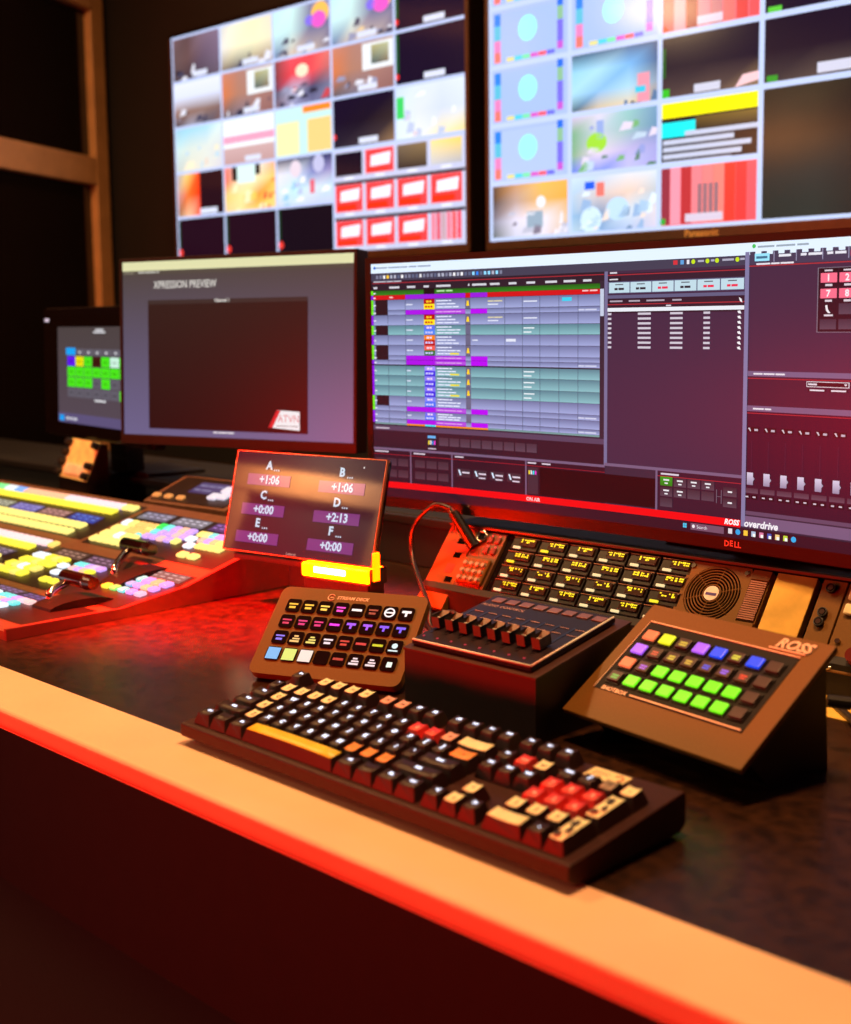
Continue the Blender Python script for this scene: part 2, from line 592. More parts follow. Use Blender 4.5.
# ribbed vent panel
vp = rack('vent_panel', 'ribbed bronze vent panel beside the fan', 'vent')
G().box(0.084, 0.108, -0.089, 0.001, -0.02, -0.003).obj('backing', m_brown, vp)
G().box(0.084, 0.108, -0.012, 0.001, -0.003, 0.0, 0.0008).obj('blank_cap', m_brown, vp)
G().box(0.084, 0.108, -0.089, -0.066, -0.003, 0.0, 0.0008).obj('blank_cap', m_brown, vp)
g = G()
for k in range(18):
    y = -0.0145 - k * 0.0028
    g.box(0.0855, 0.1065, y - 0.0009, y + 0.0009, -0.003, 0.0004)
o = g.obj('rib_field', mat('rib_metal', (150, 96, 80), 0.45, metal=0.3), vp)
o['kind'] = 'stuff'

# brass blank plate
bp_ = rack('blank_panel', 'plain golden blank plate between two black gaps in the rack', 'panel')
G().box(0.115, 0.164, -0.089, 0.001, -0.012, 0.0, 0.0008).obj('plate', m_brass, bp_)
G().box(0.108, 0.172, -0.089, 0.001, -0.03, -0.014).obj('dark_backing', m_gloss, bp_)

# jack panel with three round sockets
jp = rack('jack_panel', 'bronze jack panel with three round black sockets', 'panel')
G().box(0.1715, 0.2, -0.089, 0.001, -0.012, 0.0, 0.0008).obj('plate', m_brown, jp)
for (x, y) in ((0.184, -0.010), (0.184, -0.040), (0.1835, -0.052)):
    j = G().cyl((x, y, 0), (x, y, 0.004), 0.0055, 18).obj('socket', m_gloss, jp)
    G().cyl((x, y, 0.004), (x, y, 0.0048), 0.0032, 14).obj('socket_pin', m_chrome, j)
    G().tube([(x + 0.005 * math.cos(2 * math.pi * q / 18), y + 0.005 * math.sin(2 * math.pi * q / 18), 0.004) for q in range(18)], 0.0008, 6, True).obj('socket_ring', m_black, j)
G().box(0.176, 0.184, -0.0795, -0.0768, 0, 0.0004).obj('yellow_label', mat('yellow_label', (240, 200, 40), 0.5), jp)
G().box(0.186, 0.195, -0.0795, -0.0768, 0, 0.0004).obj('grey_label', mat('grey_label', (200, 180, 150), 0.5), jp)

# switch panel at the right end
sp = rack('switch_panel', 'bronze switch panel with large cream square buttons by the frame edge', 'panel')
G().box(0.202, 0.36, -0.105, 0.001, -0.012, 0.0, 0.0008).obj('plate', m_brown, sp)
m_cream = mat('cream_button', (245, 225, 175), 0.4)
for i in range(5):
    for (y, s_) in ((-0.014, 0.0068), (-0.032, 0.0068)):
        x = 0.2135 + i * 0.021
        G().box(x - s_, x + s_, y - s_, y + s_, 0, 0.005, 0.003, 3).obj('cream_button', m_cream, sp)
for i in range(3):
    x = 0.215 + i * 0.045
    k_ = G().cyl((x + 0.022, -0.086, 0), (x + 0.022, -0.086, 0.012), 0.010, 20, 0.0085).obj('knob', mat('maroon_knob', (110, 30, 24), 0.25), sp)
    G().box(x + 0.0212, x + 0.0228, -0.084, -0.078, 0.012, 0.0126).obj('pointer', m_white, k_)
    G().cyl((x - 0.004, -0.070, 0), (x - 0.004, -0.070, 0.003), 0.003, 12).obj('screw', m_chrome, sp)
    G().box(x - 0.010, x - 0.002, -0.086, -0.080, 0, 0.004, 0.0008).obj('rocker', m_white, sp)
    G().tube([(x - 0.006 + 0.005 * math.cos(2 * math.pi * q / 18), -0.098 + 0.005 * math.sin(2 * math.pi * q / 18), 0.001) for q in range(18)], 0.0011, 6, True).obj('jack_ring', m_chrome, sp)

# black plug in the intercom panel and its cable


def rk(x, y, z):
    """point on the rack face to world"""
    return Vector((RX0 + x, RY0 + y * math.cos(RA) - z * math.sin(RA), RZ0 + y * math.sin(RA) + z * math.cos(RA)))


p0, p1 = rk(-0.338, -0.026, 0.002), rk(-0.372, 0.006, 0.034)
cb = thing('plug_cable', 'black plug in the intercom panel with its looping cable', 'cable', tuple(p0))
rel = lambda P: Vector(P) - p0
G().cyl(rel(p0), rel(p1), 0.0085, 18, 0.0075).obj('plug_body', mat('plug_black', (20, 16, 16), 0.4), cb)
G().cyl(rel(p1), rel(p1 + (p1 - p0).normalized() * 0.008), 0.0045, 12, 0.003).obj('strain_relief', m_chrome, cb)
q0 = p1 + (p1 - p0).normalized() * 0.006


def bez(pts, n=10):
    """Catmull-Rom through points"""
    pts = [Vector(p) for p in pts]
    out = []
    P = [pts[0]] + pts + [pts[-1]]
    for i in range(1, len(P) - 2):
        for k in range(n):
            t = k / n
            a, b, c_, d = P[i - 1], P[i], P[i + 1], P[i + 2]
            out.append(0.5 * ((2 * b) + (c_ - a) * t + (2 * a - 5 * b + 4 * c_ - d) * t * t + (3 * b - a - 3 * c_ + d) * t ** 3))
    out.append(pts[-1])
    return out


G().tube([rel(p) for p in bez([q0, q0 + Vector((-0.022, -0.012, 0.004)), q0 + Vector((-0.050, -0.024, -0.028)), q0 + Vector((-0.040, -0.036, -0.072)), (-1.155, 1.170, 0.030), (-1.13, 1.150, 0.008), (-1.10, 1.165, 0.010), (-1.125, 1.185, 0.022), (-1.15, 1.160, 0.014), (-1.115, 1.135, 0.006), (-1.06, 1.09, 0.0045)])], 0.0034, 8).obj('cord', m_cable, cb)

# ------------------------------------------------------------------ ultrawide monitor
UW, UH, UR = 1.198, 0.337, 3.8
uw = thing('ultrawide_monitor', 'wide curved black computer screen showing a rundown list and audio faders', 'monitor', (-0.7726, 1.2901, 0.146), -0.0597)


def arc(u, v, d=0.0):
    th = (u - 0.5) * UW / UR
    r_ = UR - d
    return (r_ * math.sin(th), -(UR - r_ * math.cos(th)) , (1 - v) * UH)


def arc_strip(z0, z1, u0, u1, yf, yb, n=28):
    g_ = G()
    rows = []
    for k in range(n + 1):
        u = u0 + (u1 - u0) * k / n
        th = (u - 0.5) * UW / UR
        col = []
        for (yy, z) in ((yf, z0), (yf, z1), (yb, z1), (yb, z0)):
            r_ = UR + yy
            col.append(g_.bm.verts.new((r_ * math.sin(th), r_ * math.cos(th) - UR, z)))
        rows.append(col)
    for k in range(n):
        for j in range(4):
            g_.bm.faces.new((rows[k][j], rows[k + 1][j], rows[k + 1][(j + 1) % 4], rows[k][(j + 1) % 4]))
    g_.bm.faces.new(rows[0][::-1])
    g_.bm.faces.new(rows[-1])
    bmesh.ops.recalc_face_normals(g_.bm, faces=g_.bm.faces[:])
    return g_


arc_strip(-0.015, UH + 0.009, -0.0085, 1.0085, 0.002, 0.034).obj('back_shell', m_bezel, uw)
arc_strip(-0.015, 0.0, -0.0085, 1.0085, -0.0016, 0.004).obj('bezel_bottom', m_bezel, uw)
arc_strip(UH, UH + 0.009, -0.0085, 1.0085, -0.0016, 0.004).obj('bezel_top', m_bezel, uw)
arc_strip(0.0, UH, -0.0085, 0.0, -0.0016, 0.004, 2).obj('bezel_side', m_bezel, uw)
arc_strip(0.0, UH, 1.0, 1.0085, -0.0016, 0.004, 2).obj('bezel_side', m_bezel, uw)
G().text('D', -0.0100, -0.0022, -0.0075, 0.0095, upright=True, bold=0.03).text('E', -0.0036, -0.0022, -0.0068, 0.0095, upright=True, bold=0.03).text('LL', 0.0050, -0.0022, -0.0075, 0.0095, upright=True, bold=0.03).obj('logo', mat('logo_print', (235, 120, 120), 0.3), uw)
G().box(-0.035, 0.035, 0.036, 0.09, -0.026, 0.25, 0.01).obj('stand_column', m_black, uw)
G().box(-0.14, 0.14, 0.05, 0.25, -0.0288, -0.020, 0.003).obj('stand_foot', m_black, uw)

P = Paint(UW, UH, arc, 0.0125)
dk = (50, 40, 58)
P.rect(0, 0, 1, 1, dk, 0)
P.rect(0, 0.0, 1, 0.040, (222, 238, 255))
P.rect(0.0, 0.040, 0.507, 0.0727, (62, 62, 82), 1)
P.rect(0.5106, 0.030, 1, 0.0727, (66, 60, 84), 1)
P.bars(0.008, 0.018, [0.018, 0.03, 0.012, 0.02], 0.008, (150, 165, 190), 2)
P.disc(0.006, 0.018, 0.0022, (40, 110, 210), 2)
P.bars(0.52, 0.015, [0.018, 0.02, 0.012], 0.008, (150, 165, 180), 2)
P.disc(0.516, 0.012, 0.0024, (70, 190, 90), 2)
random.seed(3)
for k in range(34):
    u = 0.008 + k * 0.0057
    col = random.choice([(170, 175, 195), (120, 125, 150), (235, 235, 240), (90, 100, 130)])
    if k in (3, 12):
        col = (250, 200, 60) if k == 3 else (220, 220, 225)
    if k in (26, 29, 30, 32):
        col = (140, 215, 255)
    if k == 27:
        col = (40, 130, 240)
    P.rect(u, 0.050, u + 0.0036, 0.064, col, 2)
P.rect(0.424, 0.045, 0.429, 0.060, (210, 50, 60), 2)
P.rect(0.4325, 0.045, 0.4365, 0.060, (90, 160, 220), 2)
P.rect(0.440, 0.045, 0.443, 0.060, (225, 225, 235), 2)
for u in (0.4476, 0.464, 0.475, 0.4979):
    P.disc(u, 0.0525, 0.0027, (195, 225, 30), 2)
for u, w in ((0.453, 0.007), (0.468, 0.004), (0.481, 0.013), (0.501, 0.005)):
    P.rect(u, 0.048, u + w, 0.055, (170, 170, 190), 2)
P.rect(0.0, 0.0727, 0.338, 0.113, (38, 30, 42), 1)
P.rect(0.002, 0.081, 0.338, 0.0845, (160, 40, 52), 2)
P.bars(0.004, 0.0765, [0.02, 0.01, 0.012], 0.006, (190, 190, 205), 2, 0.001)
for u, w in ((0.004, 0.006), (0.029, 0.016), (0.057, 0.013), (0.083, 0.008), (0.102, 0.022), (0.150, 0.002), (0.156, 0.021), (0.182, 0.014), (0.209, 0.011), (0.234, 0.012), (0.260, 0.016), (0.285, 0.016), (0.311, 0.011)):
    P.rect(u, 0.098, u + w, 0.1065, (205, 205, 215), 2)
LAV, LAV2 = (106, 114, 156), (156, 166, 214)
TEA, TEA2 = (84, 126, 142), (132, 186, 194)
rows = [(0.1148, 0.1332, 'g'), (0.1346, 0.153, 'r'), (0.1543, 0.197, 'b'), (0.1985, 0.2177, 'p'), (0.2191, 0.2614, 'b'), (0.2628, 0.3026, 't'), (0.304, 0.3451, 'b'), (0.3465, 0.3885, 'b'), (0.3895, 0.4078, 'p'), (0.409, 0.428, 'p'), (0.4332, 0.4735, 't'), (0.4746, 0.518, 't'), (0.5189, 0.561, 't'), (0.5619, 0.604, 'b'), (0.6049, 0.6255, 'p'), (0.6265, 0.659, 'b'), (0.6603, 0.6785, 'p')]
P.rect(0.0, 0.113, 0.333, 0.679, (30, 24, 34), 1)
badge = {2: ((175, 15, 25), (255, 225, 30)), 4: ((180, 15, 25), (255, 225, 30)), 5: ((90, 110, 235), (75, 130, 240)), 6: ((240, 130, 20), (190, 20, 20)), 7: ((235, 90, 80), (40, 110, 40)), 10: ((150, 140, 245), (60, 40, 225)), 11: ((130, 120, 240), (60, 40, 225)), 12: ((120, 110, 240), (60, 40, 225)), 13: ((120, 130, 240), (70, 110, 240)), 15: ((110, 110, 235), (70, 110, 240))}
for i, (a, b, k) in enumerate(rows):
    if k == 'g':
        P.rect(0.0035, a, 0.333, b, (26, 92, 24), 2, (40, 128, 30))
        P.rect(0.083, a - 0.004, 0.0997, b, (18, 18, 20), 3)
        P.bars(0.103, a + 0.008, [0.012, 0.01], 0.008, (170, 225, 160), 3)
    elif k == 'r':
        P.rect(0.0035, a, 0.333, b, (205, 22, 28), 2)
        P.rect(0.0543, a, 0.1459, b, (150, 30, 215), 3)
        P.rect(0.1534, a, 0.1782, b, (150, 30, 215), 3)
        P.bars(0.029, (a + b) / 2, [0.006], 0.007, (240, 190, 190), 3)
        P.bars(0.31, (a + b) / 2 - .004, [0.008, 0.010], 0.007, (240, 190, 190), 3)
    else:
        c1, c2 = (TEA, TEA2) if k == 't' else (LAV, LAV2)
        P.rect(0.0035, a, 0.333, b, c1, 2, c2)
        if i in (2, 3, 5, 7, 8, 13):
            P.rect(0.0065, a, 0.0265, b, (38, 22, 30), 3)
        if k == 'p':
            P.rect(0.0543, a, 0.1459, b, (168, 20, 225), 3)
            P.rect(0.0997, a + 0.003, 0.1459, b - 0.003, (175, 80, 215), 4)
            P.rect(0.1534, a, 0.1782, b, (180, 15, 235), 3)
            P.bars(0.102, (a + b) / 2, [0.01, 0.018, 0.008], 0.005, (220, 160, 235), 5, 0.001)
            if i in (3, 9, 14, 16):
                P.bars(0.305, (a + b) / 2 + .002, [0.008, 0.015], 0.007, (200, 205, 230), 3, 0.001)
        else:
            P.rect(0.1459, a, 0.1534, b, (100, 100, 128), 3)
            t1, t2 = badge[i]
            mid = a + (b - a) * 0.48
            P.rect(0.083, a, 0.0997, mid, t1, 3)
            P.rect(0.083, mid, 0.0997, b, t2, 3)
            P.bars(0.087, a + (b - a) * 0.25, [0.004, 0.003], 0.010, (235, 215, 240) if i > 4 else (250, 200, 40), 4, 0.001)
            P.bars(0.085, a + (b - a) * 0.75, [0.0035, 0.003, 0.003], 0.010, (200, 200, 255) if i not in (2, 4) else (200, 30, 30), 4, 0.001)
            P.bars(0.102, a + (b - a) * 0.2, [0.018, 0.004], 0.006, (225, 230, 250), 3, 0.001)
            P.bars(0.103, a + (b - a) * 0.5, [0.014, 0.013, 0.006][:2 + i % 2], 0.006, (225, 230, 250), 3, 0.001)
            P.bars(0.103, a + (b - a) * 0.8, [0.010, 0.012, 0.009], 0.006, (225, 230, 250), 3, 0.001)
            if i in (7, 10, 11, 12):
                P.rect(0.1225, a + (b - a) * 0.72, 0.136, a + (b - a) * 0.88, (240, 225, 40), 4)
            if i in (2, 4, 7, 10, 11, 12):
                um, vm = 0.1497, (a + b) / 2
                P.poly([(um - 0.0022, vm + 0.010), (um + 0.0022, vm + 0.010), (um + 0.001, vm - 0.011), (um - 0.001, vm - 0.011)], (255, 210, 30), 4)
            P.bars(0.0555, (a + b) / 2, [0.010 if i < 9 else 0.006], 0.006, (215, 220, 240), 3)
            if k == 't':
                P.bars(0.230, a + (b - a) * 0.35, [0.015], 0.006, (225, 235, 240), 3)
                P.bars(0.230, a + (b - a) * 0.75, [0.011], 0.006, (225, 235, 240), 3)
            elif i in (2, 4):
                P.bars(0.179, a + (b - a) * 0.35, [0.008, 0.012], 0.006, (220, 210, 160), 3, 0.001)
                P.bars(0.179, a + (b - a) * 0.65, [0.015], 0.006, (220, 225, 240), 3)
                P.bars(0.230, a + (b - a) * 0.45, [0.019], 0.006, (220, 225, 240), 3)
            elif i == 6:
                P.bars(0.205, (a + b) / 2, [0.014], 0.014, (220, 225, 240), 3)
                P.bars(0.156, (a + b) / 2, [0.008], 0.006, (220, 225, 240), 3)
            if i == 2:
                P.rect(0.283, a + 0.008, 0.296, a + 0.022, (50, 205, 235), 3)
for i, (a, b, k) in enumerate(rows):
    P.rect(0.0, a, 0.0035, b, (110, 230, 30) if i in (0, 2, 3, 5, 7, 8, 13, 14) else (140, 20, 225), 3)
    P.bars(0.004, (a + b) / 2 + 0.002, [0.0035], 0.006, (235, 235, 245), 4)
for u in (0.0265, 0.0543, 0.2035, 0.2284, 0.2528, 0.2789, 0.3046):
    P.rect(u, 0.155, u + 0.0006, 0.678, (64, 70, 96), 5)
P.rect(0.0035, 0.679, 0.333, 0.686, (110, 150, 150), 2)
P.rect(0.0543, 0.679, 0.1782, 0.686, (235, 140, 20), 3)
P.rect(0.083, 0.679, 0.0997, 0.686, (40, 220, 235), 4)
P.rect(0.333, 0.105, 0.3388, 0.69, (44, 38, 52), 2)
P.rect(0.3335, 0.135, 0.3383, 0.235, (190, 200, 222), 3)
# lower left panels
P.rect(0.0, 0.692, 0.34, 0.712, (82, 66, 92), 1)
P.rect(0.0, 0.712, 0.34, 0.788, (44, 26, 40), 1)
P.bars(0.004, 0.703, [0.022], 0.007, (200, 190, 205), 2)
P.rect(0.086, 0.722, 0.0995, 0.770, (24, 30, 44), 2)
P.rect(0.0865, 0.724, 0.099, 0.735, (90, 170, 230), 3)
for k, cc in enumerate(((240, 220, 50), (230, 230, 240), (60, 150, 235), (230, 60, 200))):
    P.rect(0.0875 + k * 0.003, 0.745, 0.0895 + k * 0.003, 0.762, cc, 3)
P.bars(0.087, 0.779, [0.012], 0.006, (200, 190, 205), 2)
for k in range(9):
    u = 0.104 + k * 0.0162
    P.rect(u, 0.730, u + 0.0142, 0.764, (66, 48, 62), 2, (84, 66, 82))
P.rect(0.0, 0.788, 0.34, 0.798, (112, 92, 122), 2)
P.rect(0.0, 0.798, 0.34, 0.935, (42, 22, 36), 1)
for u in (0.0583, 0.1225, 0.2315):
    P.rect(u, 0.798, u + 0.002, 0.935, (112, 92, 122), 2)
for u, w in ((0.002, 0.022), (0.064, 0.018), (0.128, 0.013), (0.235, 0.012), (0.255, 0.012)):
    P.bars(u, 0.805, [w], 0.007, (210, 200, 215), 2)
P.rect(0.0, 0.815, 0.34, 0.8175, (150, 30, 45), 2)
for r_ in (0.848, 0.897):
    for u0 in (0.003, 0.066):
        for k in range(3):
            P.rect(u0 + k * 0.0182, r_ - 0.016, u0 + k * 0.0182 + 0.0155, r_ + 0.016, (58, 40, 52), 2, (76, 56, 70))
for k in range(4):
    u = 0.131 + k * 0.0248
    P.rect(u, 0.853, u + 0.020, 0.888, (58, 42, 54), 2)
    P.poly([(u + 0.002, 0.858), (u + 0.0045, 0.858), (u + 0.007, 0.880), (u + 0.0045, 0.880)], (210, 230, 250), 3)
    P.bars(u + 0.008, 0.868, [0.011], 0.008, (215, 205, 220), 3)
    if k:
        P.bars(u + 0.008, 0.885, [0.010], 0.007, (215, 205, 220), 3)
P.rect(0.235, 0.822, 0.2495, 0.928, (58, 44, 56), 2)
for k, cc in enumerate(((240, 220, 50), (230, 230, 240), (60, 220, 235), (230, 60, 200))):
    P.rect(0.2365 + k * 0.003, 0.835, 0.2385 + k * 0.003, 0.850, cc, 3)
P.rect(0.252, 0.822, 0.405, 0.930, (26, 10, 16), 2)
# middle panel
P.rect(0.3388, 0.0727, 0.343, 0.79, (112, 108, 146), 2)
mid = (60, 42, 66)
P.rect(0.343, 0.0727, 0.5066, 0.78, mid, 1)
P.rect(0.343, 0.0815, 0.5066, 0.1105, (44, 32, 48), 2)
P.rect(0.343, 0.0855, 0.5066, 0.089, (165, 45, 55), 3)
P.bars(0.346, 0.079, [0.009], 0.007, (210, 205, 215), 3)
P.rect(0.344, 0.096, 0.36, 0.1105, (26, 20, 28), 3)
P.bars(0.3455, 0.103, [0.011], 0.006, (210, 205, 215), 4)
P.rect(0.3435, 0.111, 0.5066, 0.154, (84, 88, 120), 3)
for k in range(6):
    u = 0.3452 + k * 0.0270
    P.rect(u, 0.1145, u + 0.0258, 0.1515, (186, 214, 226), 4)
    P.bars(u + 0.008, 0.122, [0.010], 0.005, (90, 100, 110), 5)
    P.bars(u + 0.007, 0.138, [0.004, 0.007], 0.010, (40, 40, 50) if k in (0, 1, 3) else (230, 50, 80), 5, 0.001)
P.rect(0.343, 0.160, 0.5066, 0.172, (92, 92, 126), 3)
P.rect(0.343, 0.172, 0.5066, 0.226, (42, 30, 44), 2)
for u, w in ((0.346, 0.016), (0.370, 0.014), (0.392, 0.022), (0.4235, 0.011)):
    P.bars(u, 0.182, [w], 0.007, (170, 160, 175), 3)
P.rect(0.343, 0.192, 0.5066, 0.1955, (165, 45, 55), 3)
P.bars(0.416, 0.201, [0.006], 0.006, (210, 205, 215), 3)
P.rect(0.343, 0.206, 0.5066, 0.2195, (226, 232, 240), 3)
P.poly([(0.5005, 0.178), (0.5035, 0.184), (0.5045, 0.196), (0.5020, 0.192)], (240, 240, 245), 4)
for k in range(8):
    v = 0.2285 + k * 0.0173
    for u, w in ((0.3415, 0.0045), (0.3795, 0.016), (0.419, 0.015), (0.4585, 0.0075)):
        P.rect(u + 0.002, v - 0.0038, u + 0.002 + w, v + 0.0038, (200, 194, 208), 3)
    P.poly([(0.499, v - 0.004), (0.502, v - 0.006), (0.5035, v + 0.005), (0.500, v + 0.003)], (235, 235, 240), 3)
P.rect(0.34, 0.780, 0.507, 0.791, (112, 92, 122), 3)
P.rect(0.405, 0.791, 0.4075, 0.935, (112, 92, 122), 3)
P.rect(0.4075, 0.791, 0.5066, 0.935, (48, 26, 44), 1)
P.bars(0.4115, 0.801, [0.022], 0.008, (210, 200, 215), 3)
P.rect(0.4075, 0.808, 0.5066, 0.811, (160, 40, 52), 3)
for r_ in range(3):
    for k in range(4 if r_ < 2 else 1):
        u, v = 0.411 + k * 0.0166, 0.827 + r_ * 0.038
        P.rect(u, v - 0.0165, u + 0.0148, v + 0.0165, (40, 150, 30) if (r_, k) == (0, 0) else (58, 42, 54), 3, (30, 120, 24) if (r_, k) == (0, 0) else (80, 64, 78))
        if r_ < 1 or (r_ == 1 and k < 2):
            P.bars(u + 0.004, v - 0.005, [0.007], 0.007, (225, 225, 230), 4)
            P.bars(u + 0.0055, v + 0.007, [0.004], 0.006, (225, 225, 230), 4)
for v in (0.842, 0.880):
    P.rect(0.486, v - 0.016, 0.5015, v + 0.016, (52, 36, 48), 3, (80, 64, 78))
    P.bars(0.4915, v, [0.005], 0.007, (225, 225, 230), 4)
for u in (0.478, 0.4835):
    P.rect(u, 0.838, u + 0.0009, 0.886, (100, 90, 105), 3)
P.rect(0.478, 0.861, 0.4844, 0.863, (100, 90, 105), 3)
P.rect(0.507, 0.030, 0.5115, 0.955, (122, 120, 160), 4)
# right window
rw = (64, 42, 66)
P.rect(0.5115, 0.0727, 1, 0.425, rw, 1)
P.rect(0.5172, 0.037, 0.5331, 0.062, (150, 225, 250), 3)
P.bars(0.519, 0.050, [0.012], 0.010, (60, 110, 140), 4)
for u, w in ((0.543, 0.013), (0.566, 0.006), (0.574, 0.014), (0.593, 0.006), (0.601, 0.011), (0.63, 0.02), (0.67, 0.02), (0.72, 0.02)):
    P.bars(u, 0.047, [w], 0.010, (225, 225, 235), 3)
for u in (0.5375, 0.561, 0.588, 0.614, 0.65):
    P.rect(u, 0.032, u + 0.0009, 0.066, (150, 145, 175), 3)
for k, cc in enumerate(((230, 60, 90), (70, 150, 230), (230, 60, 90), (80, 200, 120))):
    P.rect(0.6165 + k * 0.003, 0.040, 0.6185 + k * 0.003, 0.060, cc, 3)
P.rect(0.5115, 0.0755, 1, 0.079, (175, 50, 55), 3)
P.bars(0.519, 0.0715, [0.015, 0.009, 0.014], 0.007, (225, 220, 230), 3, 0.001)
P.rect(0.5838, 0.092, 0.72, 0.297, (120, 112, 128), 2)
P.rect(0.5848, 0.094, 0.719, 0.295, (40, 22, 34), 3)
for k in range(7):
    u = 0.5872 + k * 0.0188
    P.rect(u, 0.096, u + 0.017, 0.107, (28, 18, 26), 4)
    P.bars(u + 0.004, 0.102, [0.008], 0.006, (215, 205, 215), 5)
    for j, v in enumerate((0.1097, 0.1590)):
        P.rect(u, v, u + 0.0165, v + 0.030, (246, 110, 138), 4)
        P.text(str(j * 6 + k + 1), u + 0.008, v + 0.016, 0.010, (250, 235, 240), 5, bold=0.03)
        P.bars(u + 0.005, v + 0.038, [0.007], 0.008, (215, 205, 215), 5)
    if k:
        P.rect(u, 0.206, u + 0.0165, 0.240, (66, 52, 68), 4, (84, 68, 84))
    P.rect(u, 0.255, u + 0.0165, 0.287, (62, 46, 62), 4, (84, 68, 84))
P.poly([(0.5925, 0.212), (0.5945, 0.210), (0.5955, 0.225), (0.598, 0.236), (0.5955, 0.236), (0.5935, 0.228)], (235, 230, 235), 5)
P.bars(0.5915, 0.243, [0.009], 0.007, (215, 205, 215), 5)
P.rect(0.5115, 0.425, 1, 0.4425, (106, 94, 128), 2)
P.bars(0.518, 0.434, [0.010, 0.012, 0.010], 0.007, (220, 215, 225), 3, 0.001)
P.rect(0.5115, 0.4425, 1, 0.541, (54, 32, 52), 1)
P.rect(0.5115, 0.448, 1, 0.451, (165, 45, 55), 2)
P.rect(0.575, 0.454, 0.6185, 0.472, (225, 220, 228), 3)
P.rect(0.5757, 0.456, 0.6178, 0.470, (34, 20, 30), 4)
P.bars(0.577, 0.463, [0.009], 0.007, (215, 210, 220), 5)
P.poly([(0.6135, 0.460), (0.6168, 0.460), (0.6152, 0.4665)], (225, 220, 228), 5)
for u in (0.5765, 0.5985):
    P.rect(u, 0.477, u + 0.0185, 0.487, (40, 24, 36), 3)
    P.bars(u + 0.002, 0.482, [0.015], 0.006, (220, 215, 225), 4)
P.rect(0.5115, 0.541, 1, 0.560, (106, 90, 122), 2)
P.bars(0.518, 0.551, [0.012, 0.007], 0.007, (220, 215, 225), 3, 0.001)
P.rect(0.5115, 0.560, 1, 0.913, (46, 22, 42), 1)
P.rect(0.5115, 0.565, 1, 0.568, (165, 45, 55), 2)
for k in range(26):
    u = 0.5085 + k * 0.0183
    if u > 0.98:
        break
    P.rect(u + 0.0035, 0.613, u + 0.0168, 0.631, (30, 16, 26), 2)
    P.poly([(u + 0.0045, 0.617), (u + 0.0065, 0.616), (u + 0.0080, 0.627), (u + 0.0070, 0.628)], (200, 195, 205), 3)
    P.rect(u + 0.0115, 0.619, u + 0.0155, 0.626, (180, 175, 190), 3)
    P.rect(u + 0.0085, 0.66, u + 0.0091, 0.76, (64, 34, 56), 2)
    P.rect(u + 0.0042, 0.768, u + 0.0110, 0.810, (206, 200, 222), 3, (140, 132, 160))
    P.poly([(u + 0.0110, 0.781), (u + 0.0128, 0.789), (u + 0.0110, 0.797)], (160, 155, 178), 3)
    P.rect(u + 0.0008, 0.821, u + 0.0165, 0.838, (70, 48, 64), 2, (92, 70, 86))
    for uu in (u + 0.0012, u + 0.0092):
        P.rect(uu, 0.843, uu + 0.0068, 0.859, (28, 14, 24), 2)
        P.bars(uu + 0.0018, 0.851, [0.0032], 0.006, (200, 190, 205), 3)
P.rect(0.5115, 0.900, 1, 0.913, (92, 70, 96), 2)
P.rect(0.5066, 0.918, 1, 0.9555, (112, 88, 120), 2)
P.rect(0.0, 0.934, 0.5066, 0.9605, (235, 14, 22), 5)
P.text('ON AIR', 0.2435, 0.949, 0.0068, (255, 215, 215), 6, bold=0.02)
P.text('ROSS', 0.4965, 0.946, 0.0085, (255, 245, 245), 6, shear=0.25, bold=0.04)
P.text('overdrive', 0.5105, 0.9435, 0.0115, (240, 235, 240), 6, align='LEFT', shear=0.2, bold=0.03)
P.rect(0.0, 0.9605, 1, 1.0, (46, 20, 34), 5)
for a in (0, 1):
    for b in (0, 1):
        P.rect(0.4398 + a * 0.0023, 0.9695 + b * 0.0085, 0.4418 + a * 0.0023, 0.977 + b * 0.0085, (70, 195, 235), 6)
P.rect(0.449, 0.966, 0.488, 0.990, (112, 78, 100), 6)
P.disc(0.4525, 0.977, 0.0021, (235, 225, 230), 7)
P.text('Search', 0.4625, 0.978, 0.0056, (230, 220, 228), 7)
for k, cc in enumerate(((220, 215, 220), (30, 160, 225), (245, 195, 60), (170, 190, 215), (215, 120, 160), (60, 80, 170), (235, 200, 130), (190, 210, 60), (40, 170, 230))):
    u = 0.4955 + k * 0.00876
    if k in (1, 8):
        P.disc(u, 0.9765, 0.0033, cc, 7)
    else:
        P.rect(u - 0.0023, 0.9675, u + 0.0023, 0.9855, cc, 7)
    if k in (3, 4, 5, 6, 7):
        P.rect(u - 0.0005, 0.975, u + 0.0023, 0.9855, (245, 245, 240), 8)
P.build('screen', screen_mat('ultrawide_display', 1.1, 0.22, 0.09), uw)

# ------------------------------------------------------------------ preview monitor (left)


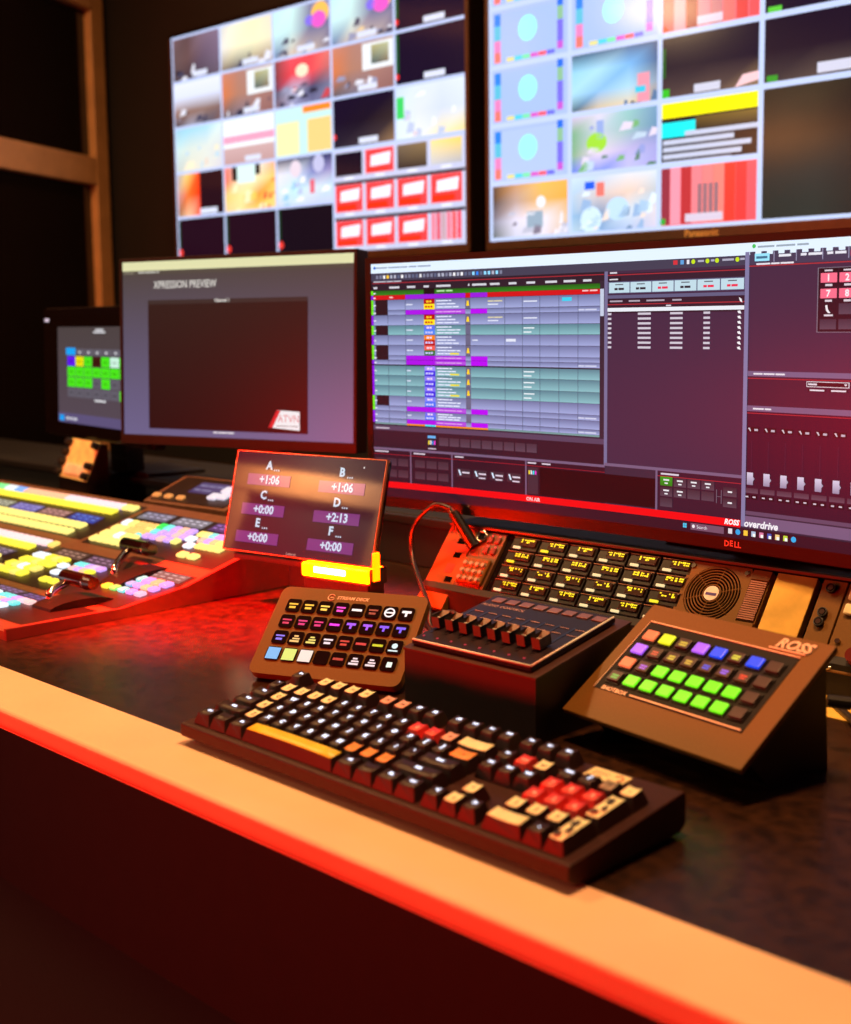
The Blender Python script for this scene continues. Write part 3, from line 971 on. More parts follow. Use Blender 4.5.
def flat_monitor(t, W, H, tilt, bez, bot, stand_z, thick=0.035):
    rot = (tilt - math.pi / 2, 0, 0)
    root = t
    G().box(-bez, W + bez, 0.002, thick, -bot, H + bez, 0.003).obj('back_shell', m_bezel, root, rot=rot)
    G().box(-bez, W + bez, -0.002, 0.004, -bot, 0.0, 0.0008).obj('bezel_bottom', m_bezel, root, rot=rot)
    G().box(-bez, W + bez, -0.002, 0.004, H, H + bez, 0.0008).obj('bezel_top', m_bezel, root, rot=rot)
    for x in (-bez, W):
        G().box(x, x + bez, -0.002, 0.004, 0.0, H, 0.0008).obj('bezel_side', m_bezel, root, rot=rot)
    G().box(W / 2 - 0.04, W / 2 + 0.04, thick + 0.062, thick + 0.10, stand_z, H * 0.6, 0.006).obj('stand_column', m_black, root)
    G().box(W / 2 - 0.05, W / 2 + 0.05, thick, thick + 0.07, H * 0.4, H * 0.6, 0.004).obj('stand_arm', m_black, root)
    G().box(W / 2 - 0.10, W / 2 + 0.10, thick + 0.055, thick + 0.20, stand_z - 0.012, stand_z, 0.003).obj('stand_foot', m_black, root)
    return rot


LW, LH = 0.518, 0.324
lm = thing('preview_monitor', 'flat black computer screen titled XPRESSION PREVIEW with a dark picture box', 'monitor', (-2.1226, 1.3276, 0.1933), 0.2715)
rot = flat_monitor(lm, LW, LH, 1.5301, 0.007, 0.018, -0.096)
# feet stand on the shelf
P = Paint(LW, LH)
P.rect(0, 0, 1, 1, (72, 66, 58), 0, (104, 98, 138))
P.rect(0, 0, 1, 0.052, (226, 226, 176), 1)
P.rect(0.0, 0.052, 1, 0.075, (78, 74, 66), 1)
P.bars(0.006, 0.064, [0.05], 0.009, (130, 125, 110), 2)
P.bars(0.075, 0.062, [0.03, 0.05, 0.012], 0.010, (200, 200, 190), 2, 0.003)
P.text('XPRESSION PREVIEW', 0.148, 0.137, 0.0196, (226, 224, 216), 2, 'LEFT', bold=0.008, sx=0.80)
P.rect(0.120, 0.226, 0.818, 0.962, (38, 26, 24), 2, (30, 12, 14))
P.rect(0.120, 0.222, 0.818, 0.246, (52, 44, 42), 3)
P.text('Channel 1', 0.457, 0.231, 0.0085, (235, 232, 225), 4, bold=0.02)
P.poly([(0.655, 0.932), (0.785, 0.945), (0.785, 0.842), (0.690, 0.836)], (240, 238, 240), 4)
P.poly([(0.655, 0.932), (0.672, 0.934), (0.707, 0.838), (0.690, 0.836)], (215, 40, 46), 5)
P.text('ATVN', 0.740, 0.884, 0.0185, (215, 50, 54), 6, bold=-0.01, sx=0.95)
P.bars(0.69, 0.922, [0.05, 0.035], 0.006, (160, 140, 140), 6, 0.004)
P.bars(0.415, 0.972, [0.02, 0.035, 0.03], 0.010, (235, 232, 235), 3, 0.003)
P.build('screen', screen_mat('preview_display', 1.0, 0.3, 0.14), lm, rot=rot)

# ------------------------------------------------------------------ touch monitor (far left)
TW, TH = 0.40, 0.207
tm = thing('touch_monitor', 'small glossy touch screen with green grid buttons at far left', 'monitor', (-2.565, 1.44, 0.19), R(-8))
tr = (R(88.2) - math.pi / 2, 0, 0)
G().box(-0.085, TW + 0.07, 0.0015, 0.03, -0.032, TH + 0.042, 0.006).obj('back_shell', m_bezel, tm, rot=tr)
G().box(-0.083, TW + 0.068, -0.0008, 0.002, -0.030, TH + 0.040, 0.0005).obj('front_glass', m_gloss, tm, rot=tr)
G().box(TW / 2 - 0.04, TW / 2 + 0.04, 0.045, 0.09, -0.10, TH * 0.6, 0.006).obj('stand_column', m_black, tm)
G().box(TW / 2 - 0.10, TW / 2 + 0.10, 0.065, 0.20, -0.106, -0.096, 0.003).obj('stand_foot', m_black, tm)
P = Paint(TW, TH, lambda u, v, d: (u * TW, -0.0012 - d, (1 - v) * TH))
s_ = 0.334 / TW
P.rect(0, 0, 1, 1, (74, 66, 66), 0, (84, 72, 84))
P.rect(0, 0.90, 1, 1, (92, 82, 122), 1)
P.bars(0.62 * s_, 0.03, [0.10], 0.02, (225, 225, 230), 2)
P.bars(0.59 * s_, 0.055, [0.15], 0.02, (225, 225, 230), 2)
P.rect(0.145 * s_, 0.215, 0.30 * s_, 0.29, (10, 165, 250), 2)
for k in range(7):
    u = (0.32 + k * 0.138) * s_
    P.rect(u, 0.225, u + 0.125 * s_, 0.29, (100, 96, 108), 2)
    P.rect(u + 0.03, 0.25, u + 0.055, 0.27, (220, 220, 225), 3)
cell = {(0, 0): (95, 20, 245), (0, 1): (235, 225, 10), (0, 3): (60, 20, 14), (0, 5): (205, 245, 225), (2, 3): (96, 92, 104), (2, 5): (96, 92, 104), (2, 6): (96, 92, 104), (3, 6): (100, 240, 40)}
for r_ in range(4):
    for k in range(7):
        u, v = (0.165 + k * 0.135) * s_, 0.302 + r_ * 0.108
        col = cell.get((r_, k), (72, 232, 26) if r_ < 3 else (96, 92, 104))
        P.rect(u, v, u + 0.128 * s_, v + 0.100, col, 2)
        P.rect(u + 0.03, v + 0.045, u + 0.075, v + 0.06, tuple(int(x * 0.75) for x in col), 3)
P.bars(0.60 * s_, 0.742, [0.14], 0.022, (225, 225, 230), 3)
P.rect(0.02 * s_, 0.925, 0.10 * s_, 0.985, (10, 160, 245), 2)
P.bars(0.13 * s_, 0.955, [0.04, 0.04, 0.05], 0.03, (215, 215, 225), 2, 0.012)
P.build('screen', screen_mat('touch_display', 1.0, 0.15, 0.5), tm, rot=tr)
G().box(-0.075, -0.052, -0.0012, -0.0008, TH + 0.012, TH + 0.019).obj('logo', glow((225, 225, 250), 0.8), tm, rot=tr)

# ------------------------------------------------------------------ wall televisions
VW, VH = 1.21, 0.6806
ex = Vector((math.cos(0.0153), math.sin(0.0153), 0))
tv0 = Vector((-3.391, 2.3416, 0.5906))
NAVY = (16, 10, 38)
BL, WH = (196, 208, 244), (232, 238, 255)


def television(label, loc, painter):
    t = thing('wall_television', label, 'television', tuple(loc), 0.0153)
    G().box(-0.012, VW + 0.012, 0.002, 0.06, -0.022, VH + 0.012, 0.004).obj('back_shell', m_bezel, t)
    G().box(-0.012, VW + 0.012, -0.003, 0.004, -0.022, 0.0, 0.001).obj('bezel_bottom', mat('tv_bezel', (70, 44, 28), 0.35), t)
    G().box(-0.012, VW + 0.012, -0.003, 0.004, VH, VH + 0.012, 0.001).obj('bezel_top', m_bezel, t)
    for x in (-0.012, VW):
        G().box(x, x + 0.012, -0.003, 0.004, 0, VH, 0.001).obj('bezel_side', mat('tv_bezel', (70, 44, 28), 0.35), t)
    G().text('Panasonic', VW * 0.49, -0.0036, -0.0115, 0.021, upright=True, bold=0.03).obj('logo', mat('tv_logo', (225, 190, 120), 0.3, metal=0.5), t)
    G().box(VW / 2 - 0.2, VW / 2 + 0.2, 0.06, 0.085, VH * 0.3, VH * 0.7).obj('wall_mount', m_black, t)
    Q = Paint(VW, VH)
    painter(Q)
    Q.build('screen', screen_mat('television_display_' + label[:4], 1.25, 0.13, 0.5), t)
    return t


def lines(Q, us, vs, w=0.007, col=(190, 204, 244)):
    for (u, v0, v1) in us:
        Q.rect(u - w / 2, v0, u + w / 2, v1, col, 4)
    for (v, u0, u1) in vs:
        Q.rect(u0, v - w * 0.9, u1, v + w * 0.9, col, 4)


def room_tile(Q, a, b, c, d, wall, floor, blob=None, win=None):
    Q.grid(a, b, c, d, [[wall] * 4, [wall] * 4, [tuple((x + y) // 2 for x, y in zip(wall, floor))] * 4, [floor] * 4])
    if blob:
        Q.disc(a + (c - a) * blob[0], b + (d - b) * blob[1], blob[2], blob[3], 2, sq=1.6)
    if win:
        Q.rect(a + (c - a) * win[0], b + (d - b) * win[1], a + (c - a) * win[2], b + (d - b) * win[3], win[4], 2)


def clutter(Q, a, b, cols, n, seed, v0=0.0, v1=1.0):
    """small figures and furniture in a camera picture"""
    rr = random.Random(seed)
    for _ in range(n):
        u = a + 0.012 + rr.random() * 0.17
        v = b + (v0 + (v1 - v0) * rr.random()) * 0.18 + 0.008
        w, h = rr.uniform(0.008, 0.035), rr.uniform(0.010, 0.045)
        w, h = min(w, a + 0.195 - u), min(h, b + 0.195 - v)
        c_ = rr.choice(cols)
        Q.poly([(u, v + h), (u + w * 0.9, v + h * rr.uniform(0.8, 1)), (u + w, v + h * 0.2), (u + w * rr.uniform(0.2, 0.7), v)], c_, 2)


def left_tv(Q):
    Q.rect(0, 0, 1, 1, (150, 160, 200), 0)
    T = lambda c, r: (c * 0.2, r * 0.2, c * 0.2 + 0.2, r * 0.2 + 0.2)
    lab = lambda c, r: Q.rect(c * 0.2 + 0.085, r * 0.2 + 0.165, c * 0.2 + 0.145, r * 0.2 + 0.188, (215, 220, 240), 3)
    Q.grid(*T(0, 0), [[(120, 92, 98), (96, 70, 72), (128, 104, 122), (134, 112, 136)], [(104, 82, 84), (104, 76, 76), (104, 84, 104), (120, 100, 124)], [(80, 66, 70), (60, 48, 60), (80, 70, 84), (100, 84, 100)]])
    lab(0, 0)
    Q.grid(*T(1, 0), [[(205, 205, 210), (248, 240, 205), (240, 232, 190), (230, 220, 200)], [(230, 225, 220), (244, 236, 200), (242, 236, 196), (236, 226, 196)], [(120, 96, 84), (60, 60, 84), (136, 100, 84), (130, 92, 70)]])
    lab(1, 0)
    for c in (2, 3):
        Q.grid(*T(c, 0), [[(190, 230, 236), (206, 244, 240), (130, 130, 160), (150, 150, 190)], [(200, 236, 240), (196, 226, 226), (112, 112, 150), (110, 110, 150)], [(90, 110, 160), (214, 190, 170), (190, 170, 160), (120, 110, 130)]])
        Q.disc(c * 0.2 + 0.165, 0.055, 0.030, (250, 190, 90), 2, sq=1.2)
        Q.disc(c * 0.2 + 0.16, 0.078, 0.022, (240, 90, 200), 3, sq=1.4)
        Q.disc(c * 0.2 + 0.13, 0.075, 0.014, (130, 110, 230), 3, sq=1.4)
        lab(c, 0)
    for (c, r) in ((4, 0), (4, 1)):
        Q.rect(*T(c, r), NAVY, 1)
        lab(c, r)
        Q.rect(c * 0.2 + 0.003, r * 0.2 + 0.01, c * 0.2 + 0.012, r * 0.2 + 0.15, (20, 84, 40), 2)
        Q.disc(c * 0.2 + 0.006, r * 0.2 + 0.165, 0.008, (240, 50, 40), 3)
    Q.grid(*T(0, 1), [[(226, 230, 250)] * 4, [(216, 222, 246)] * 4, [(150, 110, 96), (140, 104, 90), (140, 110, 100), (130, 100, 96)], [(60, 56, 70), (150, 150, 170), (80, 84, 104), (120, 80, 70)]])
    for c in (1, 3):
        Q.grid(*T(c, 1), [[(206, 130, 104), (178, 126, 112), (170, 130, 126), (190, 160, 150)], [(216, 120, 70), (176, 124, 104), (170, 124, 112), (160, 116, 110)], [(90, 86, 96), (110, 110, 130), (150, 104, 100), (140, 96, 92)]])
        Q.rect(c * 0.2 + 0.10, 0.215, c * 0.2 + 0.195, 0.315, (232, 236, 240), 2)
        Q.grid(c * 0.2 + 0.128, 0.225, c * 0.2 + 0.182, 0.296, [[(180, 170, 120), (190, 190, 150)], [(60, 84, 90), (130, 110, 90)]], 3)
        lab(c, 1)
    Q.grid(*T(2, 1), [[(120, 70, 70), (240, 84, 96), (236, 76, 84), (220, 120, 110)], [(110, 60, 66), (236, 70, 80), (240, 80, 86), (190, 110, 110)], [(70, 64, 90), (170, 170, 200), (70, 70, 104), (120, 120, 150)], [(110, 70, 80), (150, 150, 190), (110, 110, 150), (90, 84, 110)]])
    Q.disc(0.50, 0.262, 0.018, (255, 226, 196), 3, sq=1.5)
    Q.grid(*T(0, 2), [[(150, 196, 220), (150, 210, 236), (160, 214, 240), (214, 236, 236)], [(200, 226, 226), (214, 224, 216), (220, 226, 220), (214, 216, 220)], [(190, 200, 200), (226, 220, 200), (224, 222, 214), (210, 206, 220)]])
    Q.rect(*T(1, 2), (238, 242, 246), 1)
    Q.rect(0.2, 0.475, 0.4, 0.505, (246, 160, 190), 2)
    Q.grid(0.2, 0.525, 0.4, 0.6, [[(206, 170, 170)] * 3, [(190, 150, 150)] * 3], 2)
    lab(1, 2)
    Q.rect(*T(2, 2), (196, 236, 230), 1)
    Q.rect(0.405, 0.46, 0.485, 0.59, (240, 236, 176), 2)
    Q.rect(0.515, 0.46, 0.595, 0.59, (246, 206, 130), 2)
    Q.rect(0.50, 0.405, 0.595, 0.432, (250, 136, 40), 3)
    Q.grid(*T(3, 2), [[NAVY, NAVY, NAVY], [NAVY, (20, 14, 34), (50, 38, 40)], [(40, 34, 50), (60, 50, 60), (150, 116, 84)]])
    lab(3, 2)
    Q.disc(0.606, 0.55, 0.008, (240, 50, 40), 3)
    Q.grid(*T(4, 2), [[(196, 216, 236), (216, 226, 246), (214, 224, 246), (220, 230, 250)], [(216, 232, 250), (220, 226, 244), (206, 216, 240), (214, 224, 244)], [(220, 236, 246), (236, 238, 236), (250, 232, 180), (250, 220, 130)]])
    Q.rect(0.803, 0.44, 0.825, 0.52, (60, 210, 100), 2)
    dk_, wt_ = [(40, 36, 56), (70, 66, 90), (150, 150, 180), (226, 226, 240)], [(240, 240, 246), (206, 196, 206), (120, 110, 130)]
    clutter(Q, 0.0, 0.0, dk_, 6, 1, 0.6, 1)
    clutter(Q, 0.2, 0.0, dk_, 7, 2, 0.65, 1)
    for c in (2, 3):
        clutter(Q, c * 0.2, 0.0, dk_ + [(230, 200, 150)], 8, 3 + c, 0.5, 1)
        clutter(Q, (c * 2 - 3) * 0.2, 0.2, dk_, 7, 7 + c, 0.55, 1)
    clutter(Q, 0.0, 0.2, dk_, 7, 11, 0.6, 1)
    clutter(Q, 0.4, 0.2, dk_ + [(200, 70, 80)], 12, 12, 0.5, 1)
    clutter(Q, 0.0, 0.4, [(240, 230, 200), (190, 214, 230), (226, 206, 190)], 9, 13, 0.3, 1)
    clutter(Q, 0.8, 0.4, [(236, 240, 250), (190, 200, 230), (226, 206, 216)], 9, 14)
    clutter(Q, 0.2, 0.6, [(250, 200, 90), (240, 130, 60), (250, 236, 190), (230, 90, 60)], 12, 15, 0.35, 1)
    clutter(Q, 0.4, 0.6, [(240, 240, 250), (180, 190, 226), (150, 200, 230)], 10, 16, 0.35, 1)
    # row 3
    Q.rect(*T(0, 3), (34, 10, 22), 1)
    Q.grid(0.0, 0.6, 0.1, 0.8, [[(150, 160, 190), (244, 206, 110), (240, 70, 30)], [(190, 150, 150), (240, 110, 40), (250, 50, 16)], [(120, 110, 90), (246, 190, 150), (244, 80, 60)]], 2)
    Q.rect(0.10, 0.765, 0.17, 0.79, (214, 220, 240), 3)
    Q.grid(*T(1, 3), [[(240, 110, 90), (220, 200, 190), (230, 230, 220), (246, 170, 130)], [(244, 96, 66), (236, 220, 180), (244, 224, 170), (250, 196, 90)], [(246, 200, 110), (250, 226, 150), (240, 150, 60), (250, 210, 110)], [(240, 200, 140), (244, 220, 150), (250, 200, 90), (244, 210, 150)]])
    Q.rect(0.232, 0.605, 0.272, 0.665, (14, 14, 14), 2)
    Q.rect(0.252, 0.605, 0.322, 0.680, (214, 240, 236), 3)
    Q.rect(0.322, 0.605, 0.340, 0.650, (18, 14, 14), 2)
    Q.grid(*T(2, 3), [[(22, 16, 64), (24, 18, 70), (26, 20, 76), (24, 18, 66)], [(230, 226, 236), (210, 220, 240), (120, 126, 190), (150, 140, 190)], [(216, 226, 240), (190, 230, 240), (214, 224, 240), (190, 220, 236)], [(206, 210, 230), (200, 216, 236), (196, 204, 230), (200, 204, 226)]])
    Q.disc(0.47, 0.65, 0.024, (226, 210, 224), 3, sq=1.0)
    Q.disc(0.55, 0.64, 0.024, (190, 190, 226), 3, sq=1.0)
    Q.rect(0.52, 0.70, 0.535, 0.755, (226, 90, 110), 3)
    # row 4 left part: dark sources
    for c in range(3):
        Q.rect(*T(c, 4), (30, 6, 24) if c < 2 else (14, 8, 22), 1)
        Q.disc(c * 0.2 + 0.012, 0.955, 0.011, (240, 60, 50), 3)
        Q.rect(c * 0.2 + 0.004, 0.81, c * 0.2 + 0.012, 0.93, (16, 60, 30), 2)
    # small tiles at the lower right
    Q.rect(0.6, 0.6, 1, 1, (200, 204, 236), 1)
    for j, (v0, v1) in enumerate(((0.615, 0.705), (0.740, 0.845), (0.880, 0.980))):
        Q.rect(0.603, v1 + 0.002, 0.998, v1 + 0.026, (196, 200, 230), 2)
        Q.rect(0.603, v1 + 0.022, 0.998, v1 + 0.034, (20, 14, 20), 3)
        for k in range(4):
            u0 = 0.606 + k * 0.0985
            u1 = u0 + 0.088
            if j == 0 and k != 1:
                if k == 0:
                    Q.rect(u0, v0, u1, v1, (16, 10, 30), 3)
                elif k == 2:
                    Q.grid(u0, v0, u1, v1, [[(120, 100, 80), (140, 114, 80)], [(40, 34, 40), (60, 50, 44)]], 3)
                else:
                    Q.grid(u0, v0, u1, v1, [[(250, 226, 150), (252, 214, 100)], [(200, 200, 210), (180, 180, 190)]], 3)
            elif j == 2 and k == 3:
                for q in range(6):
                    Q.rect(u0 + q * 0.0147, v0, u0 + q * 0.0147 + 0.012, v1, ((240, 130, 150), (226, 90, 110), (200, 160, 170), (240, 120, 140), (246, 90, 90), (240, 80, 100))[q], 3)
            else:
                Q.rect(u0, v0, u1, v1, (244, 66, 70), 3)
                Q.poly([(u0 + 0.016, v0 + 0.065), (u0 + 0.076, v0 + 0.062), (u0 + 0.080, v0 + 0.016), (u0 + 0.018, v0 + 0.024)], (240, 236, 250), 5)
                Q.rect(u0 + 0.004, v0 + 0.076, u1 - 0.02, v1 - 0.006, (250, 50, 20), 5)
            Q.rect(u0 + 0.03, v1 + 0.005, u0 + 0.06, v1 + 0.014, (235, 238, 250), 4)
    lines(Q, [(0.2, 0, 1), (0.4, 0, 1), (0.6, 0, 1), (0.8, 0, 0.6), (0.002, 0, 1)], [(0.2, 0, 1), (0.4, 0, 1), (0.6, 0, 1), (0.8, 0, 0.6), (0.004, 0, 1)])


def right_tv(Q):
    Q.rect(0, 0, 1, 1, (150, 160, 200), 0)
    T = lambda c, r: (c * 0.2, r * 0.2, c * 0.2 + 0.2, r * 0.2 + 0.2)

    def chart(c, r, tint=(166, 190, 246)):
        a, b = c * 0.2, r * 0.2
        Q.rect(a, b, a + 0.2, b + 0.2, (170, 190, 244), 1)
        Q.rect(a + 0.016, b + 0.022, a + 0.182, b + 0.185, tint, 2)
        Q.disc(a + 0.098, b + 0.085, 0.030, (160, 250, 240), 3, sq=0.95)
        for q, (v0, v1, cc) in enumerate(((0.02, 0.06, (40, 130, 240)), (0.06, 0.11, (90, 190, 220)), (0.11, 0.15, (240, 130, 190)), (0.15, 0.185, (250, 120, 110)))):
            Q.rect(a + 0.014, b + v0, a + 0.030, b + v1, cc, 3)
        for q, (v0, v1, cc) in enumerate(((0.005, 0.035, (40, 110, 240)), (0.035, 0.08, (140, 190, 150)), (0.08, 0.15, (120, 110, 240)), (0.15, 0.175, (200, 90, 210)))):
            Q.rect(a + 0.170, b + v0, a + 0.184, b + v1, cc, 3)
        for q, cc in enumerate(((230, 220, 140), (70, 210, 230), (120, 230, 170), (220, 90, 200), (250, 90, 110), (110, 110, 240))):
            Q.rect(a + 0.045 + q * 0.02, b + 0.172, a + 0.064 + q * 0.02, b + 0.186, cc, 3)
    for c in (0, 1):
        chart(c, 0)
        chart(c, 1)
    chart(0, 2)
    chart(0, 3, (176, 196, 244))
    for (c, r) in ((2, 0), (2, 1)):
        a, b = c * 0.2, r * 0.2
        Q.rect(*T(c, r), (226, 110, 126), 1)
        for q, cc in enumerate(((196, 84, 96), (240, 150, 170), (150, 50, 60), (236, 130, 150), (200, 120, 130), (240, 110, 110), (226, 70, 70), (244, 84, 90))):
            Q.rect(a + 0.004 + q * 0.0245, b, a + 0.026 + q * 0.0245, b + 0.2, cc, 2)
        Q.rect(a + 0.075, b + 0.16, a + 0.125, b + 0.185, (214, 200, 220), 3)
        Q.disc(a + 0.008, b + 0.186, 0.010, (240, 40, 30), 3)
    for (c, r) in ((3, 0), (4, 0), (3, 1), (4, 1)):
        Q.rect(*T(c, r), NAVY, 1)
    Q.rect(0.61, 0.375, 0.635, 0.393, (90, 200, 60), 2)
    # sky picture
    Q.grid(*T(1, 2), [[(40, 50, 80), (50, 70, 110), (70, 90, 130), (40, 56, 96)], [(150, 210, 240), (170, 220, 246), (120, 180, 236), (60, 84, 130)], [(170, 220, 240), (140, 190, 236), (170, 214, 240), (140, 150, 170)], [(60, 70, 70), (220, 190, 140), (236, 206, 160), (130, 130, 150)]])
    Q.rect(0.352, 0.50, 0.378, 0.59, (236, 150, 170), 2)
    Q.rect(0.348, 0.54, 0.37, 0.56, (60, 200, 230), 3)
    Q.rect(*T(2, 2), NAVY, 1)
    Q.grid(0.402, 0.50, 0.6, 0.6, [[NAVY, NAVY, NAVY], [(84, 66, 64), (96, 76, 70), (150, 120, 90)]], 2)
    Q.rect(0.47, 0.562, 0.522, 0.587, (206, 206, 226), 3)
    Q.poly([(0.55, 0.59), (0.60, 0.575), (0.60, 0.55), (0.565, 0.555)], (246, 200, 206), 3)
    Q.rect(0.402, 0.44, 0.412, 0.53, (20, 90, 30), 3)
    Q.rect(0.402, 0.565, 0.42, 0.592, (50, 190, 40), 3)
    Q.grid(*T(3, 2), [[(14, 8, 34)] * 3, [(26, 16, 36)] * 3, [(60, 50, 54), (84, 70, 66), (40, 34, 46)]])
    Q.rect(0.70, 0.555, 0.775, 0.585, (206, 206, 226), 3)
    Q.rect(0.61, 0.572, 0.63, 0.59, (50, 150, 40), 3)
    Q.rect(*T(4, 2), NAVY, 1)
    Q.rect(0.90, 0.555, 0.975, 0.585, (206, 206, 226), 3)
    # garden picture
    Q.grid(*T(1, 3), [[(214, 190, 230), (226, 214, 240), (150, 200, 200), (110, 150, 190)], [(110, 170, 120), (196, 206, 220), (150, 190, 190), (100, 140, 180)], [(120, 170, 120), (226, 210, 230), (190, 180, 226), (160, 160, 220)], [(60, 110, 230), (110, 140, 236), (190, 190, 240), (170, 160, 226)]])
    Q.disc(0.262, 0.70, 0.022, (160, 220, 60), 2, sq=1.3)
    Q.rect(0.262, 0.63, 0.278, 0.69, (150, 170, 226), 2)
    # script page
    Q.rect(*T(2, 3), (30, 24, 28), 1)
    Q.rect(0.402, 0.604, 0.6, 0.655, (252, 240, 10), 2)
    Q.rect(0.402, 0.668, 0.474, 0.715, (10, 232, 236), 2)
    Q.grid(0.474, 0.66, 0.6, 0.70, [[(110, 84, 40), (130, 104, 50)], [(40, 34, 34), (50, 44, 40)]], 2)
    for q, w in enumerate((0.165, 0.135, 0.168, 0.15, 0.13)):
        Q.rect(0.408 + (0.045 if q == 0 else 0), 0.70 + q * 0.022, 0.415 + w + (0.02 if q == 0 else 0), 0.715 + q * 0.022, (196, 202, 226), 3)
    # big dark feed
    Q.grid(0.6, 0.6, 1.0, 1.0, [[(46, 38, 30), (50, 44, 32), (34, 28, 26), (24, 18, 22), (22, 16, 22)], [(34, 30, 28), (30, 28, 26), (20, 18, 22), (20, 16, 22), (18, 14, 20)], [(34, 40, 40), (36, 44, 44), (24, 26, 30), (20, 18, 24), (18, 14, 20)], [(36, 44, 40), (40, 48, 44), (26, 26, 30), (22, 20, 24), (18, 14, 20)]])
    # studio rooms
    Q.grid(*T(0, 4), [[(40, 34, 44), (206, 150, 100), (246, 190, 90), (244, 180, 80)], [(40, 36, 44), (190, 160, 150), (236, 180, 100), (240, 170, 70)], [(110, 110, 130), (226, 220, 240), (236, 230, 244), (226, 190, 150)], [(30, 60, 40), (206, 206, 226), (226, 220, 236), (190, 70, 50)]])
    Q.rect(0.095, 0.905, 0.135, 0.96, (150, 170, 190), 2)
    Q.disc(0.13, 0.875, 0.014, (240, 236, 244), 2)
    Q.grid(*T(1, 4), [[(206, 226, 246), (196, 216, 244), (226, 230, 240), (214, 230, 246)], [(180, 206, 230), (214, 200, 200), (236, 206, 190), (190, 200, 210)], [(150, 190, 226), (120, 150, 190), (206, 220, 236), (226, 214, 220)], [(190, 214, 230), (120, 160, 210), (170, 190, 230), (214, 206, 230)]])
    clutter(Q, 0.2, 0.8, [(226, 240, 252), (170, 200, 230), (110, 140, 180), (240, 220, 210), (150, 180, 220)], 22, 21, 0.25, 1)
    clutter(Q, 0.0, 0.8, [(240, 236, 246), (190, 190, 210), (130, 120, 140)], 10, 22, 0.5, 1)
    clutter(Q, 0.2, 0.6, [(120, 180, 120), (190, 210, 230), (150, 160, 220), (226, 214, 236), (90, 130, 110)], 14, 23, 0.1, 1)
    clutter(Q, 0.2, 0.4, [(60, 70, 90), (90, 120, 160)], 5, 24, 0.8, 1)
    Q.rect(0.235, 0.825, 0.258, 0.85, (30, 90, 240), 2)
    Q.rect(0.262, 0.83, 0.28, 0.875, (240, 120, 110), 2)
    Q.disc(0.31, 0.92, 0.026, (190, 220, 246), 2, sq=1.2)
    Q.disc(0.25, 0.95, 0.030, (206, 230, 250), 2, sq=1.0)
    Q.rect(*T(2, 4), (236, 100, 106), 1)
    for q, cc in enumerate(((150, 50, 66), (246, 150, 170), (190, 50, 56), (240, 130, 140), (244, 130, 130), (246, 130, 120), (230, 60, 50), (240, 60, 60), (240, 90, 100))):
        Q.rect(0.402 + q * 0.0218, 0.805, 0.402 + q * 0.0218 + 0.021, 0.985, cc, 2)
    for q in range(4):
        Q.rect(0.48 + q * 0.011, 0.865, 0.488 + q * 0.011, 0.955, (150, 110, 120), 3)
    Q.rect(0.455, 0.955, 0.53, 0.98, (214, 200, 220), 3)
    Q.rect(0.402, 0.965, 0.414, 0.985, (50, 170, 50), 4)
    lines(Q, [(0.2, 0, 1), (0.4, 0, 1), (0.6, 0, 1), (0.8, 0, 0.6), (0.003, 0, 1)], [(0.2, 0, 1), (0.4, 0, 1), (0.6, 0, 1), (0.8, 0, 0.6), (0.997, 0, 1), (0.004, 0, 1)], 0.010, (192, 208, 246))


television('left wall television showing a grid of small camera pictures and red tiles', tv0, left_tv)
television('right wall television with pale blue chart tiles and a yellow-banded text page', tv0 + ex * (VW + 0.078), right_tv)

# ------------------------------------------------------------------ keyboard
U, UY = 0.0201, 0.0211
kbd = thing('keyboard', 'large black mechanical keyboard with a yellow space bar and red number keys', 'keyboard', (-0.990, 0.6784, 0.0), -0.006)
XL, XR, DB = -0.017, 0.458, 0.146
# wedge case, undercut at the bottom
side = [(0.0, 0.0075), (0.0, 0.0185), (0.002, 0.0200), (DB - 0.003, 0.0345), (DB, 0.0320), (DB, 0.008), (DB - 0.008, 0.0025), (0.010, 0.0025)]
g = G().prism(side, 0, XL, XR)
bmesh.ops.bevel(g.bm, geom=g.bm.edges[:], offset=0.0014, segments=2, affect='EDGES', profile=0.5, clamp_overlap=True)
g.obj('case', m_case, kbd)
for (x, y) in ((0.02, 0.02), (0.42, 0.02), (0.02, 0.12), (0.42, 0.12)):
    G().cyl((x, y, 0.0), (x, y, 0.004), 0.007, 12).obj('foot', m_black, kbd)
SL = (0.0345 - 0.0200) / (DB - 0.005)


def zcase(y):
    return 0.0200 + (y - 0.002) * SL


KEYM = {}


